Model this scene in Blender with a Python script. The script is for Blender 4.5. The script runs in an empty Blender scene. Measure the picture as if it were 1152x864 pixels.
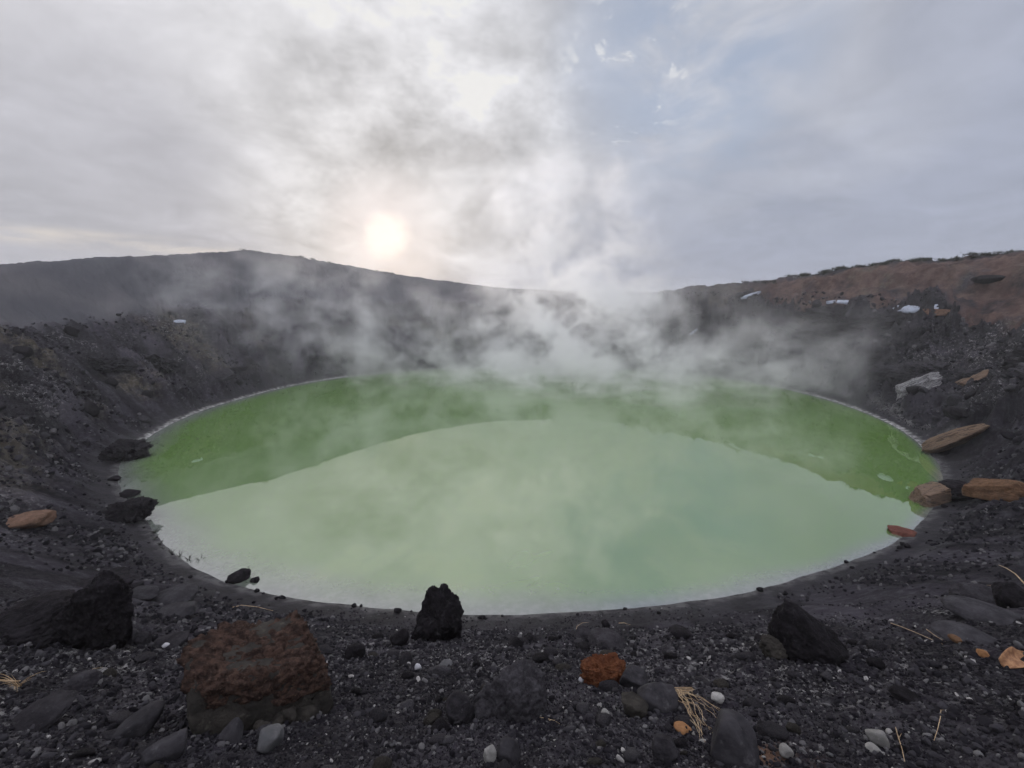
import bpy, bmesh, math, random
import numpy as np
from mathutils import Matrix, Vector, Euler

random.seed(7); rng = np.random.default_rng(7)
R = math.radians
scene = bpy.context.scene
col = scene.collection

# ------------------------------------------------------------------ camera numbers (metres; water surface is z = 0)
F = 490.0; PITCH = R(9.5); HC = 10.0
def ray(px, py):
    u = (px-576)/F; v = -(py-432)/F
    c, s = math.cos(PITCH), math.sin(PITCH)
    return np.array([u, c+v*s, -s+v*c])
def azel(px, py):
    d = ray(px, py); return math.atan2(d[0], d[1]), d[2]/math.hypot(d[0], d[1])

# ------------------------------------------------------------------ noise
def _h(x, y, z, k):
    n = (x*374761393 + y*668265263 + z*2147483647 + k*1274126177) & 0xffffffff
    n = ((n ^ (n >> 13))*1103515245) & 0xffffffff
    n = ((n ^ (n >> 16))*2654435769) & 0xffffffff
    return n ^ (n >> 15)
_G = rng.normal(size=(256, 3)); _G /= np.linalg.norm(_G, axis=1)[:, None]
def noise3(x, y, z, seed=0):
    xi = np.floor(x).astype(np.int64); yi = np.floor(y).astype(np.int64); zi = np.floor(z).astype(np.int64)
    fx = x-xi; fy = y-yi; fz = z-zi
    f = lambda t: t*t*t*(t*(t*6-15)+10)
    u, v, w = f(fx), f(fy), f(fz)
    def g(a, b, c):
        G = _G[_h(xi+a, yi+b, zi+c, seed) & 255]
        return G[..., 0]*(fx-a)+G[..., 1]*(fy-b)+G[..., 2]*(fz-c)
    x00 = g(0,0,0)*(1-u)+g(1,0,0)*u; x10 = g(0,1,0)*(1-u)+g(1,1,0)*u
    x01 = g(0,0,1)*(1-u)+g(1,0,1)*u; x11 = g(0,1,1)*(1-u)+g(1,1,1)*u
    return ((x00*(1-v)+x10*v)*(1-w)+(x01*(1-v)+x11*v)*w)*1.6
def noise2(x, y, seed=0):
    xi = np.floor(x).astype(np.int64); yi = np.floor(y).astype(np.int64)
    fx = x-xi; fy = y-yi
    f = lambda t: t*t*t*(t*(t*6-15)+10)
    u, v = f(fx), f(fy)
    def g(a, b):
        an = (_h(xi+a, yi+b, xi*0, seed) & 1023)*(2*math.pi/1024)
        return np.cos(an)*(fx-a)+np.sin(an)*(fy-b)
    return ((g(0,0)*(1-u)+g(1,0)*u)*(1-v)+(g(0,1)*(1-u)+g(1,1)*u)*v)*1.5
def fbm2(x, y, f, o=4, seed=0, gain=.5):
    s = 0; a = 1
    for i in range(o):
        s = s+a*noise2(x*f+i*17.3, y*f-i*9.1, seed+i); f *= 2.03; a *= gain
    return s
def ridge2(x, y, f, o=4, seed=0, gain=.55):
    s = 0; a = 1
    for i in range(o):
        s = s+a*(1-2*np.abs(noise2(x*f+i*11.3, y*f-i*7.7, seed+i))); f *= 2.1; a *= gain
    return s
def ss(a, b, x):
    t = np.clip((x-a)/(b-a), 0, 1); return t*t*(3-2*t)

# ------------------------------------------------------------------ the crater: shoreline, ledge and rim round the lake centre
CX, CY = 2.24, 45.67
SHORE=[(133,540),(137,518),(157,500),(187,480),(233,460),(277,447),(333,433),(383,425),(450,418),(520,414.5),(600,413),(680,414.5),(750,418.5),(830,427),(907,443),(953,457),(999,476),(1038,504),(1056,522),(1060,541),(1056,560),(1042,580),(1014,606),(955,632),(901,649),(835,668),(767,678),(651,688),(551,692),(467,688),(383,679),(333,674),(253,655),(213,636),(187,614),(162,580)]
def periodic(th, r):
    o = np.argsort(th); th = np.array(th)[o]; r = np.array(r)[o]
    grid = np.linspace(-math.pi, math.pi, 721)
    v = np.interp(grid, np.r_[th-2*math.pi, th, th+2*math.pi], np.r_[r, r, r])
    k = np.exp(-np.linspace(-2, 2, 13)**2); k /= k.sum()
    vv = np.convolve(np.r_[v[-7:-1], v, v[1:7]], k, 'valid')
    return grid, vv
_t, _r = [], []
for p in SHORE:
    d = ray(*p); k = HC/-d[2]; x, y = d[0]*k-CX, d[1]*k-CY
    _t.append(math.atan2(y, x)); _r.append(math.hypot(x, y))
RS = periodic(_t, _r)
def on_circle(az, rad):      # where the camera's azimuth ray leaves a circle about the lake centre
    s, c = math.sin(az), math.cos(az)
    b = s*CX+c*CY; q = b*b-(CX*CX+CY*CY-rad*rad)
    return b+math.sqrt(q)
SKY=[(0,299,53),(100,290,53),(200,285,53),(285,282,54),(330,288,54),(400,300,55),(480,313,55),(560,323,53),(610,327,52),(735,328,51),(800,322,51),(850,317,52),(900,310,54),(950,304,55),(1000,297,56),(1050,292,57),(1100,288,58),(1152,283,59)]
LEDGE=[(0,382,44),(100,374,44),(200,358,44),(300,352,44),(400,347,45),(500,345,45),(600,346,44),(720,347,44),(800,349,43),(870,349,44),(930,345,45),(1000,348,45),(1060,360,45),(1110,374,45),(1152,378,45)]
def ring(pts):
    t, r, h = [], [], []
    for x, y, rad in pts:
        a, e = azel(x, y); rho = on_circle(a, rad)
        X, Y = rho*math.sin(a)-CX, rho*math.cos(a)-CY
        t.append(math.atan2(Y, X)); r.append(rad); h.append(HC+rho*e)
    return t, r, h
t, r, h = ring(SKY)
t += [R(-150), R(-120), R(-90), R(-60), R(-30)]; r += [54, 58, 62, 60, 60]; h += [16, 16, 15, 15, 17]
R2 = periodic(t, r); H2 = periodic(t, h)
t, r, h = ring(LEDGE)
t += [R(-150), R(-120), R(-90), R(-60), R(-20)]; r += [45, 46, 48, 46, 45]; h += [8, 9, 10, 9, 7.5]
R1 = periodic(t, r); H1 = periodic(t, h)

def polar(x, y):
    X = x-CX; Y = y-CY
    return np.arctan2(Y, X), np.hypot(X, Y)
NS = np.array([-40, -12, -3, 0, 1.2, 8.2, 13.3, 20, 35, 60, 300]); NZ = np.array([-5, -3, -.9, 0, .40, 5.35, 8.5, 11.2, 14, 14, 6])
def height(x, y, detail=True):
    x = np.asarray(x, float); y = np.asarray(y, float)
    th, r = polar(x, y)
    g = RS[0]
    rs = np.interp(th, g, RS[1]); r1 = np.interp(th, g, R1[1]); h1 = np.interp(th, g, H1[1])
    r2 = np.interp(th, g, R2[1]); h2 = np.interp(th, g, H2[1])
    s = r-rs
    # generic wall
    t1 = np.clip((s-.9)/(r1-rs-.9), 0, 1)
    wall = .25*np.clip(s/.9, 0, 1)+(h1-.25)*(t1*.9+.1*t1*t1)
    t2 = np.clip((r-r1)/(r2-r1), 0, 1)
    up = (h2-h1)*(.35*t2+.65*(t2*t2*(3-2*t2)))
    out = np.clip(r-r2, 0, None)
    down = -9*(1-np.exp(-out/30.))-out*.004
    zf = np.where(s < 0, np.maximum(-4, s*.28), wall+up+down)
    zn = np.interp(s, NS, NZ)
    a = np.abs((th+math.pi/2+math.pi) % (2*math.pi)-math.pi)
    w = 1-ss(R(20), R(62), a)
    z = zf*(1-w)+zn*w
    if not detail: return z
    bank = ss(.3, 3.5, s); d = np.hypot(x, y)
    nearflat = ss(2.0, 9.0, d)
    far = ss(18, 40, d)
    rim_fade = 1-.65*ss(-4, 0, r-r2)
    # radial gullies and ribs on the inner wall
    wx, wy = x+2.2*noise2(x*.11, y*.11, 51), y+2.2*noise2(x*.11+9, y*.11, 52)
    thw, rw = polar(wx, wy)
    gul = fbm2(thw*RS[1][0]*.42, rw*.06, 1.0, 4, 3)
    innerw = bank*(1-ss(0, 5, r-r1))
    leftsmooth = 1-.55*ss(R(120), R(150), np.abs(th))*(th > 0)
    z = z+far*innerw*.75*gul*leftsmooth*rim_fade
    # crags
    crag = ridge2(wx, wy, .16, 6, 20, .58)
    cm = ss(-.15, .5, fbm2(x, y, .045, 2, 31)+.28*ss(-.3, .9, np.cos(th-R(50)))-.12*(x < -20))
    z = z+far*innerw*cm*(crag-.7)*(1.45+.9*ss(.2, .9, np.cos(th-R(20))))*rim_fade
    strata = ridge2(wx*.35+wy*.2, wy*.9-wx*.5, .22, 4, 35, .6)
    z = z+far*innerw*.55*(strata-.6)*ss(-.3, .5, fbm2(x, y, .05, 2, 36)+.15)*rim_fade
    blk = ridge2(x, y, .9, 4, 38, .65)
    z = z+far*innerw*.28*(blk-.6)*ss(-.2, .4, fbm2(x, y, .12, 3, 39))
    z = z+far*bank*.30*fbm2(x, y, .5, 6, 40, .62)*(1-.6*ss(0, 3, r-r1)*(x < 0))
    # upper slopes, with an undercut earth bank on the right
    azr = np.arctan2(x, y)
    z = z+1.5*(ss(.40, .47, t2+.05*noise2(x*.2, y*.2, 48))-ss(.15, .95, t2))*ss(R(30), R(38), azr)*(y > 10)
    ups = ss(0, 3, r-r1)
    z = z+ups*rim_fade*(.55*fbm2(x, y, .09, 5, 44, .5)+(x > 25)*.5*ridge2(wx, wy, .13, 4, 47, .5)*ss(25, 40, x))
    z = z+ss(3, 30, out)*fbm2(x, y, .02, 4, 61)*3.0
    # camera-side talus
    nn = (1-far)*bank
    brink = ss(2., 7., s)
    z = z+nn*nearflat*(.30*fbm2(x, y, .17, 3, 70)+brink*.13*fbm2(x, y, .8, 5, 72, .6))
    z = z+nn*(1-brink)*.02*fbm2(x, y, 1.9, 4, 83, .65)
    z = z+nn*brink*(.035*fbm2(x, y, 2.6, 3, 74, .6)+.016*ridge2(x, y, 7, 3, 77))
    z = z+ss(.0, .7, s)*.012*fbm2(x, y, 3., 3, 79)
    z = z+(1-ss(.5, 2.5, np.abs(s-.6)))*.014*noise2(x*.9, y*.9, 81)   # an uneven water line
    return z
# the ground sheet is a polar grid about the camera's foot; its heights are reused wherever something is set down
_na = 1250; _az = np.r_[np.linspace(R(-63), R(63), _na), np.linspace(R(63), R(297), 150)[1:-1]]
_rr = np.r_[.01, np.geomspace(.25, 640, 1000)]
_A, _D = np.meshgrid(_az, _rr, indexing='xy')
_GX = _D*np.sin(_A); _GY = _D*np.cos(_A); _GZ = height(_GX.ravel(), _GY.ravel()).reshape(_GX.shape)
_azs = np.r_[_az, _az[0]+2*math.pi]; _GW = np.c_[_GZ, _GZ[:, :1]]
_lr = np.log(_rr)
def hv(x, y):
    x = np.atleast_1d(np.asarray(x, float)); y = np.atleast_1d(np.asarray(y, float))
    a = np.arctan2(x, y); a = np.where(a < _az[0], a+2*math.pi, a); l = np.log(np.maximum(np.hypot(x, y), .011))
    i = np.clip(np.searchsorted(_azs, a)-1, 0, len(_azs)-2); j = np.clip(np.searchsorted(_lr, l)-1, 0, len(_lr)-2)
    u = (a-_azs[i])/(_azs[i+1]-_azs[i]); v = (l-_lr[j])/(_lr[j+1]-_lr[j])
    return (_GW[j, i]*(1-u)+_GW[j, i+1]*u)*(1-v)+(_GW[j+1, i]*(1-u)+_GW[j+1, i+1]*u)*v
def hz(x, y): return float(hv(x, y)[0])
_ts = np.geomspace(1.2, 140, 1500)
def at(px, py):              # the point of the ground seen at a pixel of the photograph, and its depth along the lens axis
    d = ray(px, py); z = hv(d[0]*_ts, d[1]*_ts); below = HC+d[2]*_ts < z
    i = int(np.argmax(below)) if below.any() else len(_ts)-1
    a, b = _ts[max(i-1, 0)], _ts[i]
    for _ in range(14):
        m = (a+b)/2
        if HC+d[2]*m < hz(d[0]*m, d[1]*m): b = m
        else: a = m
    p = np.array([0, 0, HC])+d*b
    return p, b              # b is the depth, since ray() has unit length along the axis

# ------------------------------------------------------------------ small helpers
def link(o): col.objects.link(o); return o
def tag(o, label=None, cat=None, group=None, kind=None):
    for k, v in (('label', label), ('category', cat), ('group', group), ('kind', kind)):
        if v: o[k] = v
    return o
def mesh_np(name, co, faces, mat, smooth=True, attrs=None):
    me = bpy.data.meshes.new(name); n = faces.shape[1]
    me.vertices.add(len(co)); me.vertices.foreach_set('co', np.ascontiguousarray(co, np.float32).ravel())
    me.loops.add(faces.size); me.loops.foreach_set('vertex_index', np.ascontiguousarray(faces, np.int32).ravel())
    me.polygons.add(len(faces)); me.polygons.foreach_set('loop_start', np.arange(0, faces.size, n, dtype=np.int32))
    me.polygons.foreach_set('use_smooth', np.full(len(faces), smooth))
    for k, v in (attrs or {}).items():
        a = me.attributes.new(k, 'FLOAT', 'POINT'); a.data.foreach_set('value', np.ascontiguousarray(v, np.float32))
    me.update(calc_edges=True); me.validate()
    if mat: me.materials.append(mat)
    return me
def obj(name, me, parent=None, loc=None):
    o = bpy.data.objects.new(name, me); link(o)
    if parent: o.parent = parent
    if loc is not None: o.location = loc
    return o

class N:                                     # tiny node-graph writer
    def __init__(s, nt): s.nt = nt; s.nt.nodes.clear()
    def n(s, t, **kw):
        nd = s.nt.nodes.new(t)
        ins = kw.pop('ins', {})
        for k, v in kw.items(): setattr(nd, k, v)
        for k, v in ins.items(): s.set(nd.inputs[k], v)
        return nd
    def set(s, sock, v):
        if isinstance(v, bpy.types.NodeSocket): s.nt.links.new(v, sock)
        elif isinstance(v, bpy.types.Node): s.nt.links.new(v.outputs[0], sock)
        else:
            if hasattr(sock.default_value, '__len__') and not hasattr(v, '__len__'): v = (v,)*len(sock.default_value)
            if hasattr(sock.default_value, '__len__') and len(sock.default_value) == 4 and len(v) == 3: v = (*v, 1)
            sock.default_value = v
    def m(s, op, a, b=0.0, c=0.0, clamp=False):
        nd = s.nt.nodes.new('ShaderNodeMath'); nd.operation = op; nd.use_clamp = clamp
        s.set(nd.inputs[0], a); s.set(nd.inputs[1], b); s.set(nd.inputs[2], c); return nd.outputs[0]
    def vm(s, op, a, b=(0, 0, 0), sc=None, out=0):
        nd = s.nt.nodes.new('ShaderNodeVectorMath'); nd.operation = op
        s.set(nd.inputs[0], a); s.set(nd.inputs[1], b)
        if sc is not None: s.set(nd.inputs['Scale'], sc)
        return nd.outputs[out]
    def mix(s, f, a, b, mode='MIX'):
        nd = s.nt.nodes.new('ShaderNodeMix'); nd.data_type = 'RGBA'; nd.blend_type = mode
        s.set(nd.inputs[0], f); s.set(nd.inputs[6], a); s.set(nd.inputs[7], b); return nd.outputs[2]
    def step(s, x, a, b, lo=0.0, hi=1.0):
        nd = s.nt.nodes.new('ShaderNodeMapRange'); nd.interpolation_type = 'SMOOTHSTEP'
        s.set(nd.inputs[0], x); s.set(nd.inputs[1], a); s.set(nd.inputs[2], b); s.set(nd.inputs[3], lo); s.set(nd.inputs[4], hi); return nd.outputs[0]
    def noise(s, vec, scale, detail=4, rough=.55, dist=0., out='Fac'):
        nd = s.n('ShaderNodeTexNoise', ins={'Scale': scale, 'Detail': detail, 'Roughness': rough, 'Distortion': dist})
        s.set(nd.inputs['Vector'], vec); return nd.outputs[out]
    def voro(s, vec, scale, feature='F1', out='Distance', rnd=1.):
        nd = s.n('ShaderNodeTexVoronoi', feature=feature, ins={'Scale': scale, 'Randomness': rnd})
        s.set(nd.inputs['Vector'], vec); return nd.outputs[out]
    def attr(s, name):
        nd = s.n('ShaderNodeAttribute', attribute_name=name); return nd.outputs['Fac']
def material(name):
    m = bpy.data.materials.new(name); m.use_nodes = True; return m, N(m.node_tree)
def surface(g, color, rough=.9, bump=None, bstr=1., bdist=.02, spec=.3, **ex):
    p = g.n('ShaderNodeBsdfPrincipled', ins={'Base Color': color, 'Roughness': rough, 'Specular IOR Level': spec})
    for k, v in ex.items(): g.set(p.inputs[k], v)
    if bump is not None:
        b = g.n('ShaderNodeBump', ins={'Strength': bstr, 'Distance': bdist, 'Height': bump})
        g.set(p.inputs['Normal'], b.outputs[0])
    o = g.n('ShaderNodeOutputMaterial'); g.set(o.inputs['Surface'], p.outputs[0]); return p

# ------------------------------------------------------------------ ground material
def ground_mat():
    m, g = material('ash_and_gravel')
    pos = g.n('ShaderNodeNewGeometry').outputs['Position']
    brown, moss, pale, hill, smooth, wet, red, streak, rock = [g.attr(k) for k in ('brown', 'moss', 'pale', 'hill', 'smooth', 'wet', 'red', 'streak', 'rock')]
    n1 = g.noise(pos, .35, 4, .6); n2 = g.noise(pos, 3.2, 4, .65); n3 = g.noise(pos, 24, 3, .7)
    base = g.mix(g.step(n1, .35, .68), (.016, .014, .019), (.041, .037, .047))
    base = g.mix(g.step(n2, .42, .75, 0, .75), base, (.074, .070, .080))
    base = g.mix(g.step(n3, .5, .85, 0, .6), base, (.015, .013, .017))
    base = g.vm('SCALE', base, sc=g.m('MULTIPLY', g.step(streak, .25, .75, .55, 1.3), g.m('SUBTRACT', 1, g.m('MULTIPLY', smooth, .28))))
    rk = g.mix(g.step(g.noise(pos, .9, 7, .72), .42, .62), (.007, .006, .008), (.034, .032, .036))
    base = g.mix(g.m('MULTIPLY', rock, g.step(g.noise(pos, .4, 4, .65), .36, .54)), base, rk)
    # individual gravel tones
    v = g.voro(pos, 34, out='Color'); vs = g.n('ShaderNodeSeparateColor'); g.set(vs.inputs[0], v)
    gr = g.m('MULTIPLY', g.step(vs.outputs[0], .45, 1.), g.m('SUBTRACT', 1, smooth))
    base = g.mix(g.m('MULTIPLY', gr, .45), base, (.095, .092, .098))
    # pale grey flecks: ash-covered stone, larger ones far off
    f1 = g.m('MULTIPLY', g.step(g.voro(pos, 6.), .10, .03), g.step(g.noise(pos, .5, 3), .52, .68))
    f2 = g.m('MULTIPLY', g.step(g.noise(pos, 4., 5, .85), .53, .62), g.m('MAXIMUM', g.step(g.noise(pos, .22, 4, .6), .47, .58), g.m('MULTIPLY', rock, g.step(g.noise(pos, .5, 3, .6), .50, .62))))
    base = g.mix(g.m('MULTIPLY', g.m('MAXIMUM', f1, f2), g.m('SUBTRACT', 1, g.m('MAXIMUM', smooth, hill))), base, (.27, .265, .265))
    hillc = g.mix(g.step(g.noise(pos, .12, 4, .6), .4, .65), (.070, .071, .080), (.105, .101, .108))
    base = g.mix(hill, base, hillc)
    bm = g.m('MULTIPLY', brown, g.step(g.noise(pos, .28, 4, .65), .30, .52), clamp=True)
    bc = g.mix(g.step(g.noise(pos, .7, 4, .7), .38, .65), (.062, .040, .036), (.112, .077, .066))
    base = g.mix(bm, base, bc)
    mm = g.m('MULTIPLY', moss, g.step(g.noise(pos, 1.1, 5, .75), .40, .60), clamp=True)
    base = g.mix(g.m('MULTIPLY', mm, .8), base, g.mix(g.step(n2, .4, .7), (.066, .056, .040), (.125, .118, .100)))
    base = g.mix(g.m('MULTIPLY', red, g.step(n2, .35, .6)), base, (.15, .092, .066))
    base = g.mix(g.m('MULTIPLY', wet, .55), base, (.022, .021, .023))
    pm = g.m('MULTIPLY', pale, g.step(g.noise(pos, 2.6, 4, .7), .36, .60), clamp=True)
    base = g.mix(pm, base, (.34, .34, .33))
    b1 = g.m('ADD', g.noise(pos, 2.2, 7, .72), g.m('MULTIPLY', g.noise(pos, .6, 3, .6), 1.3)); b2 = g.noise(pos, 28, 4, .75); b3 = g.voro(pos, 30)
    h = g.m('ADD', g.m('MULTIPLY', b1, .6), g.m('MULTIPLY', b2, .10))
    h = g.m('ADD', h, g.m('MULTIPLY', b3, -.05))
    strength = g.m('SUBTRACT', 1., g.m('MULTIPLY', g.m('MAXIMUM', smooth, g.m('MULTIPLY', hill, .8)), .7))
    surface(g, base, g.m('SUBTRACT', .92, g.m('MULTIPLY', wet, .35)), h, strength, .45, spec=.08)
    return m

def terrain():
    az, nr, x, y, z = _az, len(_rr), _GX.ravel(), _GY.ravel(), _GZ.ravel()
    n = len(az)
    i = np.arange(nr-1)[:, None]*n; j = np.arange(n)[None, :]; jn = (j+1) % n
    f = np.stack([i+j, i+jn, i+n+jn, i+n+j], -1).reshape(-1, 4)
    f = f[:, ::-1]
    co = np.c_[x, y, z]
    th, r = polar(x, y); g = RS[0]
    s = r-np.interp(th, g, RS[1]); r1 = np.interp(th, g, R1[1]); r2 = np.interp(th, g, R2[1]); d = np.hypot(x, y)
    azc = np.degrees(np.arctan2(x, y))
    ups = ss(-.5, 1.5, r-r1+2*fbm2(x, y, .2, 3, 90))
    topband = ss(-3.2, -1.2, r-r2+1.2*fbm2(x, y, .15, 3, 91))
    brown = ups*(1-topband)*ss(24, 33, azc)*(y > 20)
    fbm_m = fbm2(x, y, .14, 4, 95)
    near_gully = lambda cx, cy, sx, sy: np.exp(-((x-cx)/sx)**2-((y-cy)/sy)**2)
    moss = ss(.1, .5, fbm_m+.1)*ss(18, 40, d)*(1-ups)*(x < -5)*ss(2, 4, s)
    moss = np.maximum(moss, ups*ss(.0, .5, fbm2(x, y, .12, 4, 96))*(azc > 20)*.8)
    hill = ss(.3, 2, r-r1)*(1-ss(15, 28, azc))
    pale = np.where(s < .55, ss(-.4, .0, s)*(1-ss(.12, .5, s+.25*noise2(x*2, y*2, 97))), 0)
    pale = np.maximum(pale, .3*ss(1.9, 1.4, s+.3*noise2(x, y, 98))*ss(.9, 1.3, s)*ss(.0, .4, noise2(x*.3, y*.3, 99)+.2)*(x > 15))
    pale = pale*np.where(y < 30, .22, 1)
    wet = (1-ss(.6, 2.2, s))*ss(-1, 0, s)
    smooth = (1-ss(2.5, 6.5, s+1.2*noise2(x*.25, y*.25, 100)))
    smooth = np.maximum(smooth, (1-ss(.0, .45, fbm2(x, y, .09, 3, 101)+.2))*ss(20, 35, d)*(s > 0)*.8)
    streak = .5+.5*np.clip(1.3*fbm2(th*RS[1][0]*.8+.35*s, s*.09, 1.0, 5, 110, .6), -1, 1)
    rock = ss(-.15, .35, fbm2(x, y, .05, 3, 111)+.45*ss(-.1, .9, np.cos(th-R(28)))-.1)*ss(2, 4, s)*ss(20, 40, d)*(1-ups*.85)
    brownpix, _ = at(868, 850)
    red = np.exp(-((x-brownpix[0])**2+(y-brownpix[1])**2)/.22**2)*1.3
    me = mesh_np('ground', co, f, ground_mat(), True, dict(brown=brown, moss=moss, pale=pale, hill=hill, smooth=smooth, wet=wet, red=red, streak=streak, rock=rock))
    o = obj('ground', me); tag(o, kind='structure')

# ------------------------------------------------------------------ lake
def lake():
    m, g = material('milky_green_water')
    pos = g.n('ShaderNodeNewGeometry').outputs['Position']
    sh = g.attr('shallow')
    edge = g.noise(pos, .55, 5, .65)
    sep = g.n('ShaderNodeSeparateXYZ'); g.set(sep.inputs[0], pos)
    deep = g.mix(g.step(g.noise(pos, .07, 4, .6, .6), .35, .65), (.100, .188, .042), (.122, .212, .066))
    k = g.step(g.m('ADD', sh, g.m('MULTIPLY', g.m('SUBTRACT', edge, .5), .38)), .15, 1.1, 0, .9)
    rim = g.mix(g.step(g.noise(pos, 2.5, 5, .7), .4, .65), (.13, .135, .14), (.17, .172, .18))
    c = g.mix(k, deep, rim)
    n1 = g.noise(pos, 1.6, 3, .5); n2 = g.noise(pos, .25, 3, .5)
    h = g.m('ADD', g.m('MULTIPLY', n1, .25), g.m('MULTIPLY', n2, .75))
    surface(g, c, .0, h, .035, .03, spec=.5, IOR=3.1)
    n = 480; th = np.linspace(-math.pi, math.pi, n, endpoint=False)
    rs = np.interp(th, RS[0], RS[1])
    ins = np.r_[32, 26, 20, 15, 11, 8, 6, 5, np.linspace(4.5, 0, 19), -.35, -.8]
    co = [np.array([[CX, CY, 0]])]; at_ = [np.zeros(1)]
    for q in ins:
        rad = rs-q
        if q > 25: rad = np.maximum(rad, .5+(32-q)*.1+0*rs) if q < 32 else np.full(n, .5)
        x = CX+rad*np.cos(th); y = CY+rad*np.sin(th)
        wid = .9+2.6*ss(-.4, .9, -np.cos(th))*(ss(-.9, .4, -np.sin(th)))+.9*noise2(th*5, th*0, 7)+.5*np.sin(th*3)
        wid = np.clip(wid, .6, 5)
        co.append(np.c_[x, y, 0*x]); at_.append(np.clip(1-(rs-np.hypot(x-CX, y-CY))/wid, 0, 1.2))
    co = np.vstack(co); at_ = np.concatenate(at_)
    f = []
    for k_ in range(len(ins)-1):
        a = 1+k_*n; j = np.arange(n); jn = (j+1) % n
        f.append(np.c_[a+j, a+n+j, a+n+jn, a+jn])
    f = np.vstack(f)
    me = mesh_np('lake_water', co, f, m, True, dict(shallow=at_))
    bm = bmesh.new(); bm.from_mesh(me); bm.verts.ensure_lookup_table()
    bm.faces.new([bm.verts[1+i] for i in range(n)]); bm.to_mesh(me); bm.free()
    tag(obj('lake_water', me), kind='structure')

# ------------------------------------------------------------------ rocks
_ico = {}
def ico(n):
    if n not in _ico:
        bm = bmesh.new(); bmesh.ops.create_icosphere(bm, subdivisions=n, radius=1)
        v = np.array([x.co[:] for x in bm.verts]); v /= np.linalg.norm(v, axis=1)[:, None]
        f = np.array([[q.index for q in p.verts] for p in bm.faces]); bm.free(); _ico[n] = (v, f)
    return _ico[n]
def rock_co(seed, n=4, planes=14, sharp=16, rough=.06, rf=2.2, pits=0., flat=.75, boxy=False):
    v, f = ico(n); r = np.random.default_rng(seed)
    nn = r.normal(size=(planes, 3)); nn /= np.linalg.norm(nn, axis=1)[:, None]
    dd = r.uniform(.62, 1., planes)
    if boxy:
        ax = np.vstack([np.eye(3), -np.eye(3)])+r.normal(size=(6, 3))*.16; ax /= np.linalg.norm(ax, axis=1)[:, None]
        nn = np.vstack([nn, ax]); dd = np.r_[dd*.25+.80, r.uniform(.60, .70, 6)]; sharp = 34
    q = np.clip(v@nn.T, 1e-3, None)/dd
    rad = (np.sum(q**sharp, axis=1)+.25)**(-1/sharp)
    p = v*np.minimum(rad, 1.25)[:, None]
    off = r.uniform(0, 90, 3)
    def nz(f_, s_): return noise3(p[:, 0]*f_+off[0], p[:, 1]*f_+off[1], p[:, 2]*f_+off[2], s_)
    k = 0; a = rough
    fr = rf
    for i in range(5):
        k = k+a*nz(fr, seed % 50+i); fr *= 2.1; a *= .55
    if pits:
        k = k-pits*np.clip(1-3.2*np.abs(nz(rf*2.6, 3)), 0, 1)-pits*.6*np.clip(1-3*np.abs(nz(rf*6, 5)), 0, 1)
    p = p*(1+k)[:, None]
    # give the exact unit box so the sizes asked for are the sizes built
    lo, hi = p.min(0), p.max(0); p = (p-(lo+hi)/2)/((hi-lo)/2)
    return p, f
def stone_mat(name, c1, c2, c3=None, scale=6., rough=.88, bstr=.7, vary=.35, topc=None, spec=.08):
    m, g = material(name)
    tc = g.n('ShaderNodeTexCoord').outputs['Object']
    oi = g.n('ShaderNodeObjectInfo').outputs['Random']
    pos = g.vm('ADD', tc, g.vm('SCALE', (13, 7, 5), sc=oi))
    n = g.noise(pos, scale, 7, .7); n2 = g.noise(pos, scale*5, 5, .75)
    c = g.mix(g.step(n, .38, .64), c1, c2)
    if c3: c = g.mix(g.step(g.noise(pos, scale*2.3, 6, .75), .56, .70), c, c3)
    c = g.mix(g.step(n2, .55, .8, 0, .5), c, tuple(min(1, q*1.9) for q in c2))
    if topc:
        nz = g.n('ShaderNodeSeparateXYZ'); g.set(nz.inputs[0], g.n('ShaderNodeNewGeometry').outputs['Normal'])
        c = g.mix(g.m('MULTIPLY', g.step(nz.outputs[2], .3, .9), g.step(n, .35, .6)), c, topc)
    c = g.mix(1., c, g.n('ShaderNodeCombineColor', ins={0: g.m('ADD', 1-vary/2, g.m('MULTIPLY', oi, vary)), 1: g.m('ADD', 1-vary/2, g.m('MULTIPLY', oi, vary)), 2: g.m('ADD', 1-vary/2, g.m('MULTIPLY', oi, vary))}).outputs[0], 'MULTIPLY')
    h = g.m('ADD', g.m('ADD', g.m('MULTIPLY', g.noise(pos, scale*2, 8, .75), 1.), g.m('MULTIPLY', g.voro(pos, scale*4), -.35)), g.m('MULTIPLY', g.noise(pos, scale*9, 5, .8), .35))
    surface(g, c, rough, h, bstr, .035, spec=spec)
    return m
M = {}
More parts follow.
